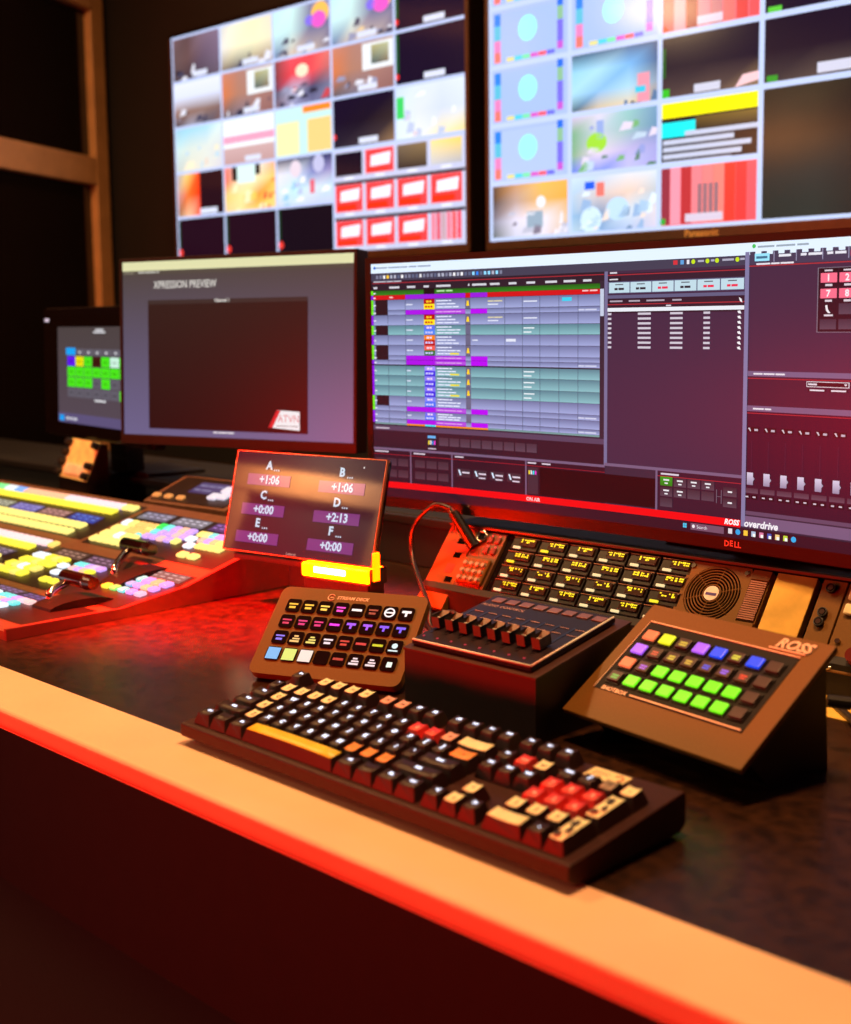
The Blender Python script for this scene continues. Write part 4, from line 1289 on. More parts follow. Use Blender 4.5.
def key_mesh(w, d):
    k = (w, d)
    if k in KEYM:
        return KEYM[k]
    bw, bd = w * U - 0.0012, d * UY - 0.0012
    tw, td, h = bw - 0.0070, bd - 0.0072, 0.0118
    g_ = G()
    vb = [g_.bm.verts.new(p) for p in ((-bw / 2, -bd / 2, 0.0008), (bw / 2, -bd / 2, 0.0008), (bw / 2, bd / 2, 0.0008), (-bw / 2, bd / 2, 0.0008))]
    n = 6
    dish = 0.0010 if w < 3 else -0.0008
    F_, B_ = [], []
    for i in range(n + 1):
        t = i / n * 2 - 1
        z = h - dish * (1 - t * t)
        F_.append(g_.bm.verts.new((t * tw / 2, -td / 2 + 0.0006, z - 0.0006)))
        B_.append(g_.bm.verts.new((t * tw / 2, td / 2 + 0.0006, z + 0.0006)))
    for i in range(n):
        f = g_.bm.faces.new((F_[i], F_[i + 1], B_[i + 1], B_[i]))
        f.smooth = True
        f.material_index = 1
    g_.bm.faces.new([vb[0], vb[1]] + F_[::-1])
    g_.bm.faces.new([vb[2], vb[3]] + B_)
    g_.bm.faces.new((vb[1], vb[2], B_[-1], F_[-1]))
    g_.bm.faces.new((vb[3], vb[0], F_[0], B_[0]))
    KEYM[k] = g_.mesh('key')
    return KEYM[k]


m_kyel = mat('yellow_keycap', (246, 206, 40), 0.4, var=0.12, scale=60)
m_kpale = mat('cream_keycap', (255, 240, 190), 0.42, var=0.1, scale=90)
m_kpink = mat('pink_keycap', (236, 170, 150), 0.42, var=0.1, scale=90)
m_kred = mat('red_keycap', (222, 52, 48), 0.42, var=0.12, scale=90)
m_kora = mat('orange_keycap', (244, 150, 62), 0.42, var=0.15, scale=90)
m_kgrey = mat('grey_keycap', (150, 130, 112), 0.42, var=0.3, scale=120)
KC = {'d': m_keydark, 'y': m_kyel, 'c': m_kpale, 'p': m_kpink, 'r': m_kred, 'o': m_kora, 'g': m_kgrey}
# backlit legends are lit only where the keycap is dark
m_leg = glow((225, 232, 255), 2.2)
# rows from the front: (y, [(legend, width, colour)], x start)
ROWS = []
ROWS.append((0, 0.0, [('Ctrl', 1.25, 'd'), ('', 1.25, 'd'), ('Alt', 1.25, 'd'), ('', 6.25, 'y'), ('Alt', 1.25, 'd'), ('', 1.25, 'd'), ('Fn', 1.25, 'd'), ('Ctrl', 1.25, 'd')]))
ROWS.append((1, 0.0, [('Shift', 2.25, 'd'), ('Z', 1, 'c')] + [(c, 1, 'd') for c in 'XCVBNM'] + [(',', 1, 'o'), ('.', 1, 'o'), ('/', 1, 'o'), ('Shift', 2.75, 'd')]))
ROWS.append((2, 0.0, [('Caps', 1.75, 'd'), ('A', 1, 'c')] + [(c, 1, 'd') for c in 'SDFGHJKL;\''] + [('Enter', 2.25, 'd')]))
ROWS.append((3, 0.0, [('Tab', 1.5, 'd'), ('Q', 1, 'c')] + [(c, 1, 'd') for c in 'WERTYUIOP[]'] + [('\\', 1.5, 'o')]))
ROWS.append((4, 0.0, [('`', 1, 'd')] + [(c, 1, 'c') for c in '1234'] + [(c, 1, 'd') for c in '56789'] + [('0', 1, 'r'), ('-', 1, 'r'), ('=', 1, 'p'), ('', 2, 'c')]))
ROWS.append((5.45, 0.0, [('Esc', 1, 'd'), None, ('F1', 1, 'c'), ('F2', 1, 'c'), ('F3', 1, 'c'), ('F4', 1, 'c'), 0.5, ('F5', 1, 'p'), ('F6', 1, 'p'), ('F7', 1, 'd'), ('F8', 1, 'd'), 0.5, ('F9', 1, 'd'), ('F10', 1, 'd'), ('F11', 1, 'd'), ('F12', 1, 'd')]))
ROWS.append((5.45, 15.25, [('Prt', 1, 'd'), ('Scr', 1, 'd'), ('Brk', 1, 'd')]))
ROWS.append((4, 15.25, [('Ins', 1, 'd'), ('Hm', 1, 'r'), ('PgU', 1, 'c')]))
ROWS.append((3, 15.25, [('Del', 1, 'd'), ('End', 1, 'd'), ('PgD', 1, 'd')]))
ROWS.append((1, 16.25, [('^', 1, 'c')]))
ROWS.append((0, 15.25, [('<', 1, 'd'), ('v', 1, 'c'), ('>', 1, 'd')]))
ROWS.append((4, 18.5, [('Num', 1, 'd'), ('/', 1, 'd'), ('*', 1, 'g'), ('-', 1, 'c')]))
ROWS.append((3, 18.5, [('7', 1, 'r'), ('8', 1, 'r'), ('9', 1, 'r')]))
ROWS.append((2, 18.5, [('4', 1, 'r'), ('5', 1, 'r'), ('6', 1, 'r')]))
ROWS.append((1, 18.5, [('1', 1, 'c'), ('2', 1, 'c'), ('3', 1, 'c')]))
ROWS.append((0, 18.5, [('', 2, 'c'), ('.', 1, 'd')]))
X0, Y0 = -0.004, 0.0165
tilt_k = math.atan(SL)


def add_key(legend, x, y, w, d, col, art=False):
    ko = put('key', key_mesh(w, d), [m_keydark, m_keydark], kbd, (x, y, zcase(y)), (tilt_k, 0, 0))
    for q in (0, 1):
        ko.material_slots[q].link = 'OBJECT'
    ko.material_slots[0].material = m_kred if col == 'r' else m_keydark
    ko.material_slots[1].material = KC[col]
    if legend:
        dark = col == 'd'
        n = len(legend)
        size = 0.0070 if n == 1 else (0.0052 if n == 2 else 0.0040)
        lg = G().text(legend, 0, 0, 0, size, bold=0.06 if dark else 0.01).mesh('legend')
        put('legend', lg, m_leg if dark else m_ink if col in 'cpog' else m_white, ko, (0.0, 0.0022 if dark else 0.0, 0.01135 + (0.0004 if dark else 0.0)), (R(4), 0, 0))
    if art:
        g_ = G()
        random.seed(11 if art == 1 else 17)
        for (bx, by_, br) in ((-0.002, 0.009, 0.0035), (0.0015, -0.002, 0.003), (-0.003, -0.010, 0.003)):
            pts = [(bx + br * math.cos(a_) * random.uniform(0.5, 1.2), by_ + br * 1.6 * math.sin(a_) * random.uniform(0.5, 1.2), 0.0123) for a_ in [k * 2 * math.pi / 9 for k in range(9)]]
            g_.poly(pts)
        g_.obj('print', m_ink, ko)
    return ko


for (ry, ux, keys) in ROWS:
    for k in keys:
        if k is None:
            ux += 1
            continue
        if isinstance(k, float):
            ux += k
            continue
        lg, w, col = k
        add_key(lg, X0 + (ux + w / 2) * U, Y0 + ry * UY, w, 1, col)
        ux += w
for (ry, a_) in ((2.5, 1), (0.5, 2)):
    add_key('', X0 + 22 * U, Y0 + ry * UY, 1, 2, 'c', a_)
st = G().box(-0.019, 0.019, -0.0085, 0.0085, 0.0, 0.0004).obj('sticker', mat('cream_sticker', (248, 226, 170), 0.5, var=0.04), kbd, (0.393, 0.131, zcase(0.131) + 0.0006), (tilt_k, 0, R(-3)))
g = G()
for k, w in enumerate((0.016, 0.018, 0.012)):
    g.box(-0.016, -0.016 + w, 0.003 - k * 0.003, 0.0036 - k * 0.003, 0.0004, 0.00055)
g.tube([(0.011 + 0.0045 * math.cos(R(150 - k * 24)), 0.0 + 0.0045 * math.sin(R(150 - k * 24)), 0.0006) for k in range(10)], 0.0007, 5)
g.obj('sticker_print', mat('sticker_red', (200, 50, 40), 0.5), st)

# ------------------------------------------------------------------ macro keypad (32 lit keys)
sd = thing('macro_keypad', 'bronze tilted keypad of thirty-two small picture keys behind the keyboard', 'keypad', (-1.132, 0.854, 0.010), R(22.6))
SDT = R(40.4)
srot = (SDT, 0, 0)
g = G().box(0.0, 0.186, 0.0, 0.123, -0.010, 0.0, 0.0)
es = [e for e in g.bm.edges if abs((e.verts[0].co - e.verts[1].co).z) > 0.005]
bmesh.ops.bevel(g.bm, geom=es, offset=0.010, segments=5, affect='EDGES', profile=0.5)
g.obj('faceplate', m_brown, sd, rot=srot)
G().box(0.004, 0.182, 0.003, 0.120, -0.018, -0.010, 0.003).obj('underbody', m_black, sd, rot=srot)
G().prism([(0.012, -0.010), (0.098, -0.010), (0.098, 0.040), (0.060, 0.030), (0.018, -0.004)], 0, 0.02, 0.166).obj('stand', m_black, sd)
keyb = G().box(-0.0089, 0.0089, -0.0089, 0.0089, 0.0, 0.0016, 0.0, 0)
es = [e for e in keyb.bm.edges if abs((e.verts[0].co - e.verts[1].co).z) > 0.001]
bmesh.ops.bevel(keyb.bm, geom=es, offset=0.003, segments=3, affect='EDGES', profile=0.5)
key_me = keyb.mesh('picture_key')
m_skey = mat('clear_black_key', (24, 12, 16), 0.12, var=0.1)
inset = G().box(-0.0062, 0.0062, -0.0062, 0.0062, 0.0, 0.0003)
inset_me = inset.mesh('lit_picture')
PINKY, PURP, YL, WHT, RD, GRN = (250, 60, 200), (150, 80, 250), (245, 215, 90), (240, 240, 245), (200, 60, 60), (170, 220, 30)
icons = [[('two', (235, 190, 60)), ('two', (245, 200, 70)), ('two', (250, 215, 90)), ('two', (240, 60, 210)), ('bar', WHT), ('two', (150, 60, 50)), ('ring', WHT), ('tee', WHT)],
         [('two', (190, 30, 90)), ('two', (200, 30, 120)), ('two', (205, 30, 120)), ('bar', (235, 40, 235)), ('tee', PURP), ('tee', PURP), ('tee', (120, 80, 250)), ('tee', (110, 90, 250))],
         [('two', (120, 110, 240)), ('tri', (225, 190, 120)), ('tri', (215, 210, 110)), ('two', (225, 220, 235)), ('two', (190, 50, 50)), ('bar', (200, 50, 60)), ('bar', (190, 200, 40)), ('dot', (200, 235, 245))],
         [('full', (110, 180, 240)), ('full', (200, 225, 120)), ('full', (225, 220, 215)), ('none', 0), ('bar', (170, 50, 50)), ('tri', (225, 215, 225)), ('tri', (225, 215, 225)), ('sq', (215, 245, 240))]]
for r_ in range(4):
    for c in range(8):
        x = 0.0231 + c * 0.0204
        y = 0.0955 - r_ * 0.0227
        ko = put('picture_key', key_me, m_skey, sd, rot=srot)
        M_ = Euler(srot).to_matrix() @ Vector((x, y, 0.0))
        ko.location = M_
        kind, col = icons[r_][c]
        if kind == 'none':
            continue
        g = G()
        z = 0.0017
        if kind == 'full':
            g.box(-0.0062, 0.0062, -0.0062, 0.0062, z - 0.0004, z)
        elif kind == 'two':
            g.box(-0.0045, 0.0045, 0.0005, 0.0022, z - 0.0004, z).box(-0.0035, 0.0030, -0.0035, -0.0012, z - 0.0004, z)
        elif kind == 'bar':
            g.box(-0.0050, 0.0050, -0.0012, 0.0012, z - 0.0004, z)
        elif kind == 'tee':
            g.box(-0.0045, 0.0045, 0.0008, 0.0034, z - 0.0004, z).box(-0.0010, 0.0012, -0.0030, 0.0008, z - 0.0004, z)
        elif kind == 'tri':
            g.box(-0.0022, 0.0022, 0.0014, 0.0030, z - 0.0004, z).box(-0.0032, 0.0040, -0.0014, 0.0002, z - 0.0004, z).box(-0.0050, 0.0042, -0.0044, -0.0024, z - 0.0004, z)
        elif kind == 'ring':
            g.tube([(0.0045 * math.cos(2 * math.pi * q / 18), 0.0045 * math.sin(2 * math.pi * q / 18), z) for q in range(18)], 0.0008, 6, True)
            g.box(-0.0038, 0.0038, -0.0008, 0.0008, z - 0.0004, z + 0.0002)
        elif kind == 'dot':
            g.cyl((0, 0.001, z - 0.0004), (0, 0.001, z), 0.0028, 14).box(-0.005, 0.004, -0.0048, -0.0034, z - 0.0004, z)
        elif kind == 'sq':
            g.box(-0.0016, 0.0034, -0.0034, 0.0020, z - 0.0004, z)
        g.rot(Matrix.Diagonal((1.25, 1.25, 1, 1)))
        g.obj('picture', glow(col, 1.0), ko)
g = G()
g.tube([(0.0665 + 0.0042 * math.cos(R(30 + q * 18)), 0.1115 + 0.0042 * math.sin(R(30 + q * 18)), 0.0004) for q in range(18)], 0.0007, 5)
g.box(0.0650, 0.0690, 0.1110, 0.1120, 0.0002, 0.0006)
g.text('STREAM DECK', 0.0735, 0.1115, 0.0004, 0.0062, 'LEFT', shear=0.2, bold=0.02)
g.obj('logo', m_copper, sd, rot=srot)

# ------------------------------------------------------------------ fader controller on its riser box
fr = thing('fader_riser', 'plain black box under the fader controller', 'box', (-0.925, 0.901, 0.0), R(0.3))
G().prism([(0.0, 0.0), (0.0, 0.0635), (0.152, 0.0905), (0.152, 0.0)], 0, 0.0, 0.175).obj('box_shell', mat('riser_black', (40, 24, 22), 0.5, var=0.15, scale=60), fr)
G().prism([(-0.001, 0.0635), (-0.001, 0.0655), (0.153, 0.0928), (0.153, 0.0905)], 0, -0.001, 0.176).obj('lid', mat('riser_lid', (70, 38, 30), 0.4), fr)
fd = thing('fader_controller', 'black eight-fader control surface with orange-brown fader caps', 'mixer', (-0.921, 0.908, 0.0665), R(0.3))
FT = R(10.4)
fro = (FT, 0, 0)
FW, FD_ = 0.161, 0.137
G().box(0, FW, 0, FD_, 0.0005, 0.0075, 0.002).obj('body', mat('fader_body', (34, 22, 26), 0.4, var=0.1, spec=0.3), fd, rot=fro)
g = G()
zt = 0.0072
for (a, b) in (((0.002, 0.001), (FW - 0.001, 0.001)), ((FW - 0.001, 0.001), (FW - 0.001, FD_ - 0.002))):
    g.tube([(*a, zt), (*b, zt)], 0.0012, 6)
g.obj('edge_trim', mat('bright_trim', (255, 240, 225), 0.3), fd, rot=fro)
m_track = mat('fader_track', (18, 10, 14), 0.3)
m_pad = mat('fader_pad', (120, 84, 84), 0.35)
m_cap = mat('fader_cap', (112, 66, 44), 0.4)
m_lines = mat('fader_lines', (200, 150, 130), 0.4)
for k in range(8):
    x = 0.0075 + k * 0.0193
    ln = G().box(x - 0.0014, x + 0.0014, 0.022, 0.094, 0.0075, 0.0079).obj('fader_track', m_track, fd, rot=fro)
    G().box(x + 0.003, x + 0.0145, 0.0890, 0.0898, 0.0079, 0.0083).box(x + 0.003, x + 0.0145, 0.0750, 0.0757, 0.0079, 0.0083).obj('scale_mark', m_lines, ln)
    g = G().prism([(0.0, 0.0), (0.0, 0.0115), (0.008, 0.0075), (0.010, 0.0075), (0.018, 0.0125), (0.018, 0.0)], 0, -0.0050, 0.0050)
    cap = g.obj('fader_cap', m_cap, fd, rot=fro)
    cap.location = Euler(fro).to_matrix() @ Vector((x, 0.031, 0.0095))
    G().box(-0.0051, 0.0051, 0.0084, 0.0096, 0.0072, 0.0079).obj('cap_line', m_white, cap)
    G().box(-0.0052, -0.0050, 0.0, 0.018, 0.0, 0.0125).box(0.0050, 0.0052, 0.0, 0.018, 0.0, 0.0110).obj('cap_side', m_black, cap)
    G().box(x + 0.004 - 0.0085 + 0.006, x + 0.0195 - 0.0035, 0.1175, 0.1285, 0.0075, 0.0088, 0.0006).obj('pad', m_pad, fd, rot=fro)
    G().cyl((x, 0.012, 0.0075), (x, 0.012, 0.0082), 0.0014, 8).obj('select_led', glow((200, 60, 80), 0.5), fd, rot=fro)
G().text('AUDIO CONTROL', 0.034, 0.1085, 0.0077, 0.0072, bold=0.01).obj('title_print', m_lines, fd, rot=fro)

# ------------------------------------------------------------------ shot box with lit buttons
sb = thing('shotbox', 'bronze wedge control box with glowing green buttons and ROSS lettering', 'control box', (-0.7446, 0.934, 0.0), -0.1557)
ST = 0.5893
SW, SD_ = 0.2163, 0.1514
sro = (ST, 0, 0)
z0 = 0.03
pl = G().box(0, SW, 0, SD_, -0.006, 0.0, 0.0012).obj('top_plate', m_brown, sb, (0, 0, z0), sro)
cs, sn = math.cos(ST), math.sin(ST)
G().prism([(0.020 * cs + 0.006, z0 + 0.020 * sn - 0.014), (SD_ * cs * 0.97, z0 + SD_ * sn * 0.97 - 0.008), (SD_ * cs * 0.97 + 0.006, 0.0), (0.050, 0.0)], 0, 0.008, SW - 0.008).obj('body', mat('shotbox_body', (22, 16, 14), 0.5), sb)


def sbuv(u, v):
    return (u * SW, v * SD_)


# recessed dark field with a copper rim
bx0, by0 = sbuv(0.069, 0.231)
bx1, by1 = sbuv(0.893, 0.844)
field = G().box(bx0, bx1, by0, by1, 0.0001, 0.0006).obj('button_field', mat('field_black', (20, 8, 10), 0.6, spec=0.2), pl)
G().box(bx0, bx1, by1, by1 + 0.0011, 0.0001, 0.0014).box(bx0 - 0.0006, bx0, by0, by1, 0.0001, 0.001).obj('field_rim', m_copper, pl)
socket = G()
socket.box(-0.0086, 0.0086, -0.0078, 0.0078, 0.0, 0.0012)
soc_me = socket.mesh('button_socket')
btn = G().box(-0.0074, 0.0074, -0.0062, 0.0062, 0.0012, 0.0038, 0.0010, 2).mesh('lit_button')
LG, LR, LP, LY, LB = (112, 250, 20), (246, 110, 64), (170, 90, 250), (225, 232, 20), (10, 70, 245)
sbc = [[LR, LY, None, LP, LB, None, LB, 0], [LP, None, None, None, None, None, None, 0], [LR, None, LG, LG, LG, LG, LG, 0], [None, LG, LG, LG, LG, LG, LG, 0]]
part_c = {(0, 2): (200, 180, 60), (0, 5): (215, 215, 70), (1, 1): (200, 70, 50), (1, 2): (205, 190, 60), (1, 3): (200, 170, 60), (1, 4): (60, 70, 220), (1, 5): (140, 90, 235), (1, 6): (225, 60, 40), (2, 1): (150, 70, 220), (3, 0): (70, 170, 70)}
m_dimbtn = mat('dark_button', (70, 50, 54), 0.4, var=0.1, spec=0.3)
m_socket = mat('socket_smoke', (30, 18, 20), 0.5, spec=0.2)
for r_ in range(4):
    for c in range(8):
        u, v = 0.1425 + c * 0.0978, 0.723 - r_ * 0.1272
        x, y = sbuv(u, v)
        so = put('button_socket', soc_me, m_socket, pl, (x, y, 0.0006))
        col = sbc[r_][c]
        bo = put('lit_button', btn, m_dimbtn, so)
        link_mat(bo, glow(col, 1.0) if col else m_dimbtn)
        if (r_, c) in part_c:
            g = G()
            random.seed(r_ * 8 + c)
            for q in range(2):
                w = random.uniform(0.0035, 0.0052)
                g.box(-w * 0.7, w, -0.0035 + q * 0.0030, -0.0015 + q * 0.0030, 0.0036, 0.0040)
            link_mat(bo, m_dimbtn)
            bo.name = 'dim_button'
            c2 = glow(part_c[(r_, c)], 0.9)
            g2 = g.mesh('button_text')
            # parented to the socket so the depth stays at three levels
            put('button_text', g2, c2, so)
        if col is None or col == 0:
            bo.name = 'dim_button'
x, y = sbuv(0.83, 0.921)
g = G().text('ROSS', x, y, 0.0012, 0.0155, shear=0.28, bold=0.035, sx=1.02)
g.box(*[a for a in (sbuv(0.722, 0)[0], sbuv(0.905, 0)[0])], sbuv(0, 0.872)[1], sbuv(0, 0.880)[1], 0.0002, 0.0012)
g.obj('logo', m_copper, pl)
G().text('ROSS', x + 0.0007, y - 0.0010, 0.0006, 0.0155, shear=0.28, bold=0.045, sx=1.02).obj('logo_shadow', m_ink, pl)
x, y = sbuv(0.108, 0.247)
g = G().text('SHOTBOX', x, y, 0.0008, 0.0062, 'LEFT', bold=0.03, sx=1.1)
g.box(sbuv(0.277, 0)[0], sbuv(0.882, 0)[0], y - 0.0007, y + 0.0007, 0.0006, 0.001)
g.obj('name_print', m_copper, pl)
# its cable at the back right
cx = thing('power_cord', 'short black cord looping behind the bronze control box', 'cable', (-0.53, 1.09, 0.0))
pts = [(-0.545, 1.085, 0.045), (-0.520, 1.105, 0.040), (-0.513, 1.110, 0.024), (-0.525, 1.115, 0.006), (-0.56, 1.16, 0.0045), (-0.60, 1.20, 0.0045)]
G().tube([Vector(p) - Vector((-0.53, 1.09, 0.0)) for p in bez(pts)], 0.0040, 10).obj('cord', m_cable, cx)
G().cyl((-0.018, -0.008, 0.0447), (0.0, 0.004, 0.043), 0.0062, 12).obj('plug', m_black, cx)
paper = G().box(-0.66, -0.30, 1.165, 1.233, 0.0002, 0.0012).obj('yellow_sheet', mat('yellow_paper', (246, 196, 84), 0.6, var=0.05))
tag(paper, 'yellow paper sheet on the desk behind the bronze control box', 'paper')

# ------------------------------------------------------------------ tablet, its stand and the tally light
TBW, TBD, TBT = 0.272, 0.144, R(74.7)
tb = thing('tablet', 'framed glossy tablet showing six labelled countdown timers', 'tablet', (-1.476, 1.077, 0.080), R(8.6))
tro = (TBT - math.pi / 2, 0, 0)
G().box(0, TBW, 0.0, 0.012, 0, TBD, 0.003, 3).obj('body', m_gloss, tb, rot=tro)
g = G()
for (a, b, c_, d) in ((0, TBW, 0, 0.0012), (0, TBW, TBD - 0.0012, TBD), (0, 0.0012, 0, TBD), (TBW - 0.0012, TBW, 0, TBD)):
    g.box(a, b, -0.0008, 0.006, c_, d)
g.obj('rim', mat('tablet_rim', (200, 130, 90), 0.3, metal=0.5), tb, rot=tro)
P = Paint(TBW, TBD, lambda u, v, d: (u * TBW, -0.0006 - d, (1 - v) * TBD))
P.rect(0.006, 0.012, 0.994, 0.988, (52, 16, 36), 0)
for (lab, val, u, v) in (('A', '+1:06', 0.25, 0.137), ('B', '+1:06', 0.74, 0.151), ('C', '+0:00', 0.24, 0.432), ('D', '+2:13', 0.735, 0.437), ('E', '+0:00', 0.228, 0.708), ('F', '+0:00', 0.722, 0.709)):
    P.text(lab, u - 0.005, v, 0.0165, (205, 225, 245), 3, bold=0.04)
    for q in range(3):
        P.rect(u + 0.03 + q * 0.014, v + 0.035, u + 0.038 + q * 0.014, v + 0.05, (200, 215, 235), 3)
    P.rect(u - 0.145, v + 0.088, u + 0.150, v + 0.198, (122, 52, 124), 2)
    P.text(val, u + 0.01, v + 0.143, 0.0165, (214, 228, 250), 4, bold=0.03)
P.disc(0.868, 0.089, 0.0011, (230, 220, 230), 3)
P.text('Lenovo', 0.481, 0.968, 0.006, (190, 140, 130), 3, bold=0.02)
P.build('screen', screen_mat('tablet_display', 1.0, 0.05, 0.7, 0.8), tb, rot=tro)

ts = thing('tablet_stand', 'black desk stand holding the tablet above the keypad', 'stand', (-1.476, 1.077, 0.0), R(8.6))
G().box(0.075, 0.155, 0.032, 0.12, 0.0, 0.008, 0.002).obj('base', m_black, ts)
G().box(0.09, 0.14, 0.0385, 0.054, 0.008, 0.150, 0.003).obj('column', m_black, ts)
G().box(0.02, 0.25, 0.0265, 0.0385, 0.112, 0.130, 0.001).obj('cross_bar', m_black, ts)
G().box(0.02, 0.15, 0.002, 0.0385, 0.068, 0.0765, 0.001).obj('ledge', m_black, ts)

tl = thing('tally_light', 'glowing yellow tally light bar under the right half of the tablet', 'lamp', (-1.476, 1.077, 0.0), R(8.6))
m_tally = mat('tally_lens', (255, 160, 40), 0.3, emit=(255, 24, 0), estr=330.0, var=0.02)
m_core = mat('tally_core', (255, 220, 160), 0.3, emit=(255, 190, 70), estr=80.0, var=0.02)
G().box(0.155, 0.271, -0.006, 0.030, 0.0590, 0.0775, 0.002).obj('lens', m_tally, tl)
G().box(0.178, 0.232, -0.0068, -0.0061, 0.066, 0.0735).obj('lamp_core', m_core, tl)
G().box(0.271, 0.2735, -0.004, 0.030, 0.056, 0.078).obj('added_light_stop', m_black, tl)
G().box(0.2728, 0.2770, 0.000, 0.012, 0.062, 0.1000, 0.001).obj('end_glow', mat('tally_edge', (255, 160, 40), 0.3, emit=(255, 70, 0), estr=12.0, var=0.02), tl)
G().box(0.157, 0.270, -0.004, 0.030, 0.0, 0.0590, 0.002).obj('housing', m_black, tl)

# ------------------------------------------------------------------ production switcher
sw = thing('production_switcher', 'large video switcher panel crowded with glowing yellow and pastel buttons', 'switcher', (-1.506, 0.757, 0.0))
SYS = [(0.757, 0.0115), (0.93, 0.010), (1.036, 0.024), (1.149, 0.056), (1.245, 0.085)]


def sz(y):
    for (a, za), (b, zb) in zip(SYS, SYS[1:]):
        if y <= b:
            return za + (zb - za) * (y - a) / (b - a)
    return SYS[-1][1]


def sslope(y):
    return math.atan((sz(y + 0.004) - sz(y - 0.004)) / 0.008)


m_swtop = mat('switcher_top', (112, 72, 50), 0.42, var=0.1, scale=80)
m_swside = mat('switcher_side', (104, 34, 28), 0.35, var=0.08)
m_swdark = mat('switcher_inset', (34, 18, 16), 0.4, spec=0.3)
OX, OY = -1.506, 0.757
prof = [(0.0, 0.0)] + [(y - OY, z) for y, z in SYS] + [(1.25 - OY, 0.0)]
G().prism(prof, 0, -1.5, -0.006).obj('chassis', m_swtop, sw)
G().prism([(0.0, 0.0)] + [(y - OY, z + 0.0035) for y, z in SYS] + [(1.252 - OY, 0.0)], 0, -0.006, 0.0).obj('side_cheek', m_swside, sw)


def sp_(x, y, lift=0.0):
    a = sslope(y)
    return (x - OX, y - OY - math.sin(a) * lift, sz(y) + math.cos(a) * lift), (a, 0, 0)


# dark inset fields of the banks
for (x0, x1, y0, y1) in ((-2.9, -1.905, 1.098, 1.232), (-1.893, -1.525, 1.092, 1.222), (-2.9, -1.935, 0.925, 1.076), (-1.925, -1.525, 0.925, 1.066), (-2.4, -1.53, 0.79, 0.903)):
    n = 6
    g = G()
    ys_ = [y0 + (y1 - y0) * k / n for k in range(n + 1)]
    for k in range(n):
        A, B = ys_[k], ys_[k + 1]
        lift = 0.0006
        g.poly([(x0 - OX, A - OY, sz(A) + lift), (x1 - OX, A - OY, sz(A) + lift), (x1 - OX, B - OY, sz(B) + lift), (x0 - OX, B - OY, sz(B) + lift)])
    g.obj('inset_field', m_swdark, sw)
bt_me = G().box(-0.0088, 0.0088, -0.0088, 0.0088, 0.0, 0.0062, 0.0026, 2).mesh('button')
bs_me = G().box(-0.0078, 0.0078, -0.0070, 0.0070, 0.0, 0.0058, 0.0022, 2).mesh('button')
bo_me = G().box(-0.0105, 0.0105, -0.0076, 0.0076, 0.0, 0.0062, 0.0034, 2).mesh('button')
YEL, YEL2, PNK, PEA, CYA, PUR, GR_, WHB = (250, 238, 70), (250, 236, 130), (246, 206, 214), (246, 186, 150), (110, 226, 226), (196, 160, 244), (40, 236, 90), (224, 240, 250)


def buttons(x0, x1, nx, y0, y1, ny, cols, me=None):
    for j in range(ny):
        for i in range(nx):
            x = x0 + (x1 - x0) * (i / (nx - 1) if nx > 1 else 0)
            y = y0 + (y1 - y0) * (j / (ny - 1) if ny > 1 else 0)
            cc = cols(i, j) if callable(cols) else cols
            l, r_ = sp_(x, y, 0.0006)
            b_ = put('button', me or bt_me, m_white, sw, l, r_)
            link_mat(b_, glow(cc, 1.15))


def display(x, y, w, h, c1, c2):
    l, r_ = sp_(x, y, 0.001)
    g_ = Paint(w, h, lambda u, v, d: ((u - 0.5) * w, (0.5 - v) * h, 0.0006 + d))
    g_.grid(0, 0, 1, 1, [[c1, c1, c2], [c2, c1, c1]], 0)
    for q in range(4):
        for s2 in range(2):
            g_.rect(0.08 + q * 0.23, 0.2 + s2 * 0.35, 0.22 + q * 0.23, 0.32 + s2 * 0.35, tuple(min(255, int(x_ * 1.6) + 30) for x_ in c1), 1)
    g_.build('display', screen_mat('switcher_display', 0.8, 0.3, 0.4) if 'swd' not in MATS else MATS['swd'], sw, l, r_)


MATS['swd'] = screen_mat('switcher_display', 0.8, 0.3, 0.4)


def rowA(i, j):
    x = -2.86 + i * 0.0195
    if x < -2.42:
        return PEA if i % 8 < 4 else GR_
    if x < -2.385:
        return (120, 240, 150)
    if x < -2.335:
        return WHB
    if x < -2.30:
        return (120, 170, 246)
    return PEA if x < -2.15 else (244, 214, 224) if x < -1.95 else YEL2


# bank A, back row
buttons(-2.86, -1.924, 49, 1.217, 1.217, 1, rowA)
buttons(-2.86, -1.960, 47, 1.196, 1.196, 1, YEL)
for k, (c1, c2) in enumerate((((140, 136, 120), (170, 166, 140)), ((110, 100, 190), (150, 140, 210)), ((150, 100, 96), (170, 120, 110)), ((60, 80, 190), (60, 40, 110)))):
    display(-2.311 + k * 0.104, 1.1635, 0.094, 0.026, c1, c2)
for k in range(5):
    display(-2.415 - k * 0.104, 1.1635, 0.094, 0.026, (120, 100, 120), (90, 80, 130))
buttons(-2.86, -1.964, 46, 1.136, 1.111, 2, YEL2)
buttons(-1.873, -1.790, 5, 1.1715, 1.1085, 4, lambda i, j: WHB if (i, j) in ((0, 0), (2, 2)) else (246, 196, 110) if i > 1 and j < 2 else YEL2)
display(-1.838, 1.206, 0.086, 0.026, (120, 110, 130), (150, 140, 150))
display(-1.735, 1.206, 0.086, 0.026, (140, 130, 140), (160, 150, 160))
display(-1.640, 1.206, 0.075, 0.026, (110, 70, 130), (90, 60, 110))
pal = [GR_, CYA, PUR, (246, 190, 170), PUR]
buttons(-1.776, -1.693, 5, 1.1765, 1.1765, 1, lambda i, j: pal[i])
buttons(-1.792, -1.690, 6, 1.160, 1.1435, 2, lambda i, j: [YEL2, CYA, PUR, PUR, (246, 190, 190), PUR][(i + j) % 6], bs_me)
